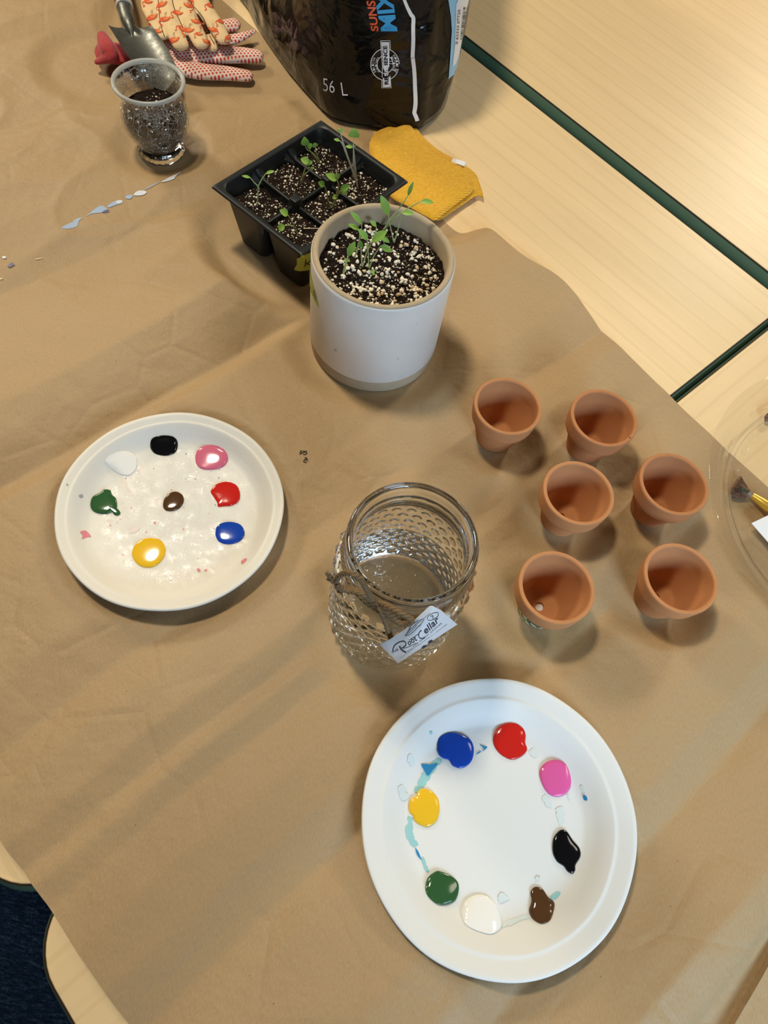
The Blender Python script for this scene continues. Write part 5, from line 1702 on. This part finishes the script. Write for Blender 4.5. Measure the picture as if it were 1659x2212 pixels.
# ------------------------------------------------------------------ clear plastic dish, brushes, card
mt, N, mx, gl, out = thin_clear('clear_plastic', (0.975, 0.975, 0.97), 0.02, rough=0.05)
N.t.links.new(mx, out.inputs['Surface'])
N.t.links.new(N.bump(N.noise(N.co, 12, 3, 0.5), 0.15, 0.01), gl.inputs['Normal'])
M['clear'] = mt
DX, DY = DISH
dish = thing('plastic_dish', 'round clear plastic dish holding brushes and a white card, beside the terracotta pots', 'dish', (DX, DY, 0.0012))
dp = catmull([(0.0, 0.0012), (0.10, 0.0012), (0.1425, 0.0012), (0.1465, 0.0022), (0.1485, 0.0045), (0.1505, 0.0050), (0.1530, 0.0055), (0.1570, 0.0110), (0.1620, 0.0190), (0.1650, 0.0228), (0.1672, 0.0236), (0.1690, 0.0240), (0.1712, 0.0268), (0.1740, 0.0280), (0.1780, 0.0290), (0.1815, 0.0292), (0.1822, 0.0280), (0.1822, 0.0265)], 3)
dp = [(float(r), float(z)) for r, z in dp]
obj('shell', lathe(dp, 220, (DX, DY, 0.0012)), M['clear'], dish, angle=None)
KD = (6.91, 1560, 860)


def dq(x, y, z=0.0035): return at(KD[1] + x / KD[0], KD[2] + y / KD[0], z)


mb = MB()
for x, y, r in ((203, 1130, .0009), (286, 1128, .0009), (230, 965, .0009), (290, 802, .0010), (366, 792, .0010), (336, 846, .0008), (385, 596, .0010), (398, 610, .0008), (452, 560, .0009), (526, 553, .0009), (472, 612, .0009), (440, 530, .0007), (596, 440, .0010), (664, 432, .0009), (236, 1046, .0006), (290, 770, .0006), (250, 1170, .0007), (500, 600, .0006)):
    bm = bmesh.new(); bmesh.ops.create_uvsphere(bm, u_segments=12, v_segments=8, radius=r)
    bm.verts.ensure_lookup_table(); c_ = dq(x, y, 0.0028)
    mb.add([q.co + c_ for q in bm.verts], [[q.index for q in fc.verts] for fc in bm.faces]); bm.free()
for a_, b_ in (((352, 715), (398, 770)), ((205, 1080), (290, 1078)), ((470, 640), (515, 600)), ((378, 600), (405, 640))):
    mb.add(*tube([dq(*a_, 0.0028), dq(*b_, 0.0028)], 0.0006, 8))
obj('embossed_lettering', mb, M['clear'], dish, angle=None)


def bristle_mat():
    mt = mat('brown_bristle', (0.10, 0.045, 0.022), 0.5, 0.4)
    N = NT(mt)
    n = N.noise(N.scale(220, 220, 220), 1.0, 3, 0.6)
    N.set(Base_Color=N.ramp(n, [(0.35, (0.045, 0.018, 0.009)), (0.65, (0.20, 0.10, 0.055))]))
    return mt


M['bristle'] = bristle_mat()
M['bristle_green'] = mat('paint_stained_bristle', (0.020, 0.055, 0.030), 0.5, 0.4)
M['grey_ferrule'] = mat('grey_ferrule', (0.30, 0.28, 0.25), 0.35, 0.5, 0.7)
fan = thing('fan_brush', 'gold-handled fan brush with splayed brown bristles tinged green, in the clear dish', 'paintbrush', dq(450, 1450, 0.003))
root_a, root_b = np.array([432, 1388]), np.array([392, 1502])
arc = catmull([(270, 1150), (215, 1205), (160, 1270), (130, 1350), (128, 1430), (145, 1495)], 10)
hb_, gb_ = MB(), MB()
r_ = random.Random(4)
for k in range(380):
    t = r_.random(); e = arc[min(int(t * (len(arc) - 1)), len(arc) - 1)]
    s_ = root_a + (root_b - root_a) * (0.15 + 0.7 * t)
    e = s_ + (e - s_) * r_.uniform(0.86, 1.0)
    z0_, z1_ = 0.0065 + r_.uniform(-.001, .0012), 0.0050 + r_.uniform(-.001, .002)
    tgt = gb_ if (0.25 < t < 0.52 and r_.random() < 0.8) else hb_
    e2 = s_ + (e - s_) * (0.72 if tgt is gb_ else 1)
    mid = (s_ + e2) / 2
    tgt.add(*tube([dq(*s_, z0_), dq(*mid, (z0_ + z1_) / 2 + 0.0008), dq(*e2, z1_)], [0.00036, 0.00042, 0.00018], 4, cap=False))
b1_ = obj('bristles', hb_, M['bristle'], fan, angle=None); b1_['kind'] = 'stuff'
b1_ = obj('paint_tip', gb_, M['bristle_green'], fan, angle=None); b1_['kind'] = 'stuff'; b1_['label'] = 'bristles stained dark green'
kd = px_scale(1625, 1070, 0.008) / KD[0]
obj('ferrule', tube([dq(385, 1420, .0068), dq(420, 1448, .007), dq(470, 1475, .0072)], [50 * kd, 44 * kd, 38 * kd], 16, 0.55), M['grey_ferrule'], fan)
obj('handle', tube([dq(450, 1458, .0075), dq(480, 1475, .0078), dq(560, 1530, .0085), dq(690, 1625, .0095), dq(900, 1780, .0100), dq(1200, 2000, .0085), dq(1700, 2380, .0050)], [50 * kd, 54 * kd, 66 * kd, 84 * kd, 70 * kd, 45 * kd, 24 * kd], 20, 0.85), M['brass'], fan)['label'] = 'gold lacquered handle'
dk = thing('paintbrush', 'dark brown paintbrush tip poking into view at the far side of the clear dish', 'paintbrush', dq(700, 300, 0.004))
V, F = tube([dq(640, 345, .0055), dq(668, 310, .007), dq(715, 270, .008), dq(790, 230, .008)], [10 * kd, 48 * kd, 62 * kd, 48 * kd], 14, 0.6)
obj('bristles', (V, F), M['bristle'], dk)['kind'] = 'stuff'
obj('ferrule', tube([dq(780, 236, .008), dq(900, 180, .009)], [50 * kd, 40 * kd], 16, 0.8), M['grey_ferrule'], dk)
obj('handle', tube([dq(890, 184, .009), dq(1050, 110, .010), dq(1700, -180, .009)], [42 * kd, 60 * kd, 26 * kd], 16), M['brass'], dk)
a_, b_, c_ = at(1630, 1125, 0.0185), at(1662, 1166, 0.0165), at(1672, 1105, 0.0185)
ex_ = (c_ - a_).normalized() * 0.045; ey_ = (b_ - a_).normalized() * 0.055
cv = [a_, a_ + ex_, a_ + ex_ + ey_, a_ + ey_]
cv = [Vector((p.x, p.y, 0.0128 - 0.05 * 0 )) for p in cv]
card = obj('paper_card', (cv + [p - Vector((0, 0, 0.0005)) for p in cv], [(3, 2, 1, 0), (4, 5, 6, 7), (0, 1, 5, 4), (1, 2, 6, 5), (2, 3, 7, 6), (3, 0, 4, 7)]), M['paper_white'], origin=cv[0], smooth=False)
tag(card, 'blank white card corner lying over the fan brush handle in the clear dish', 'card')
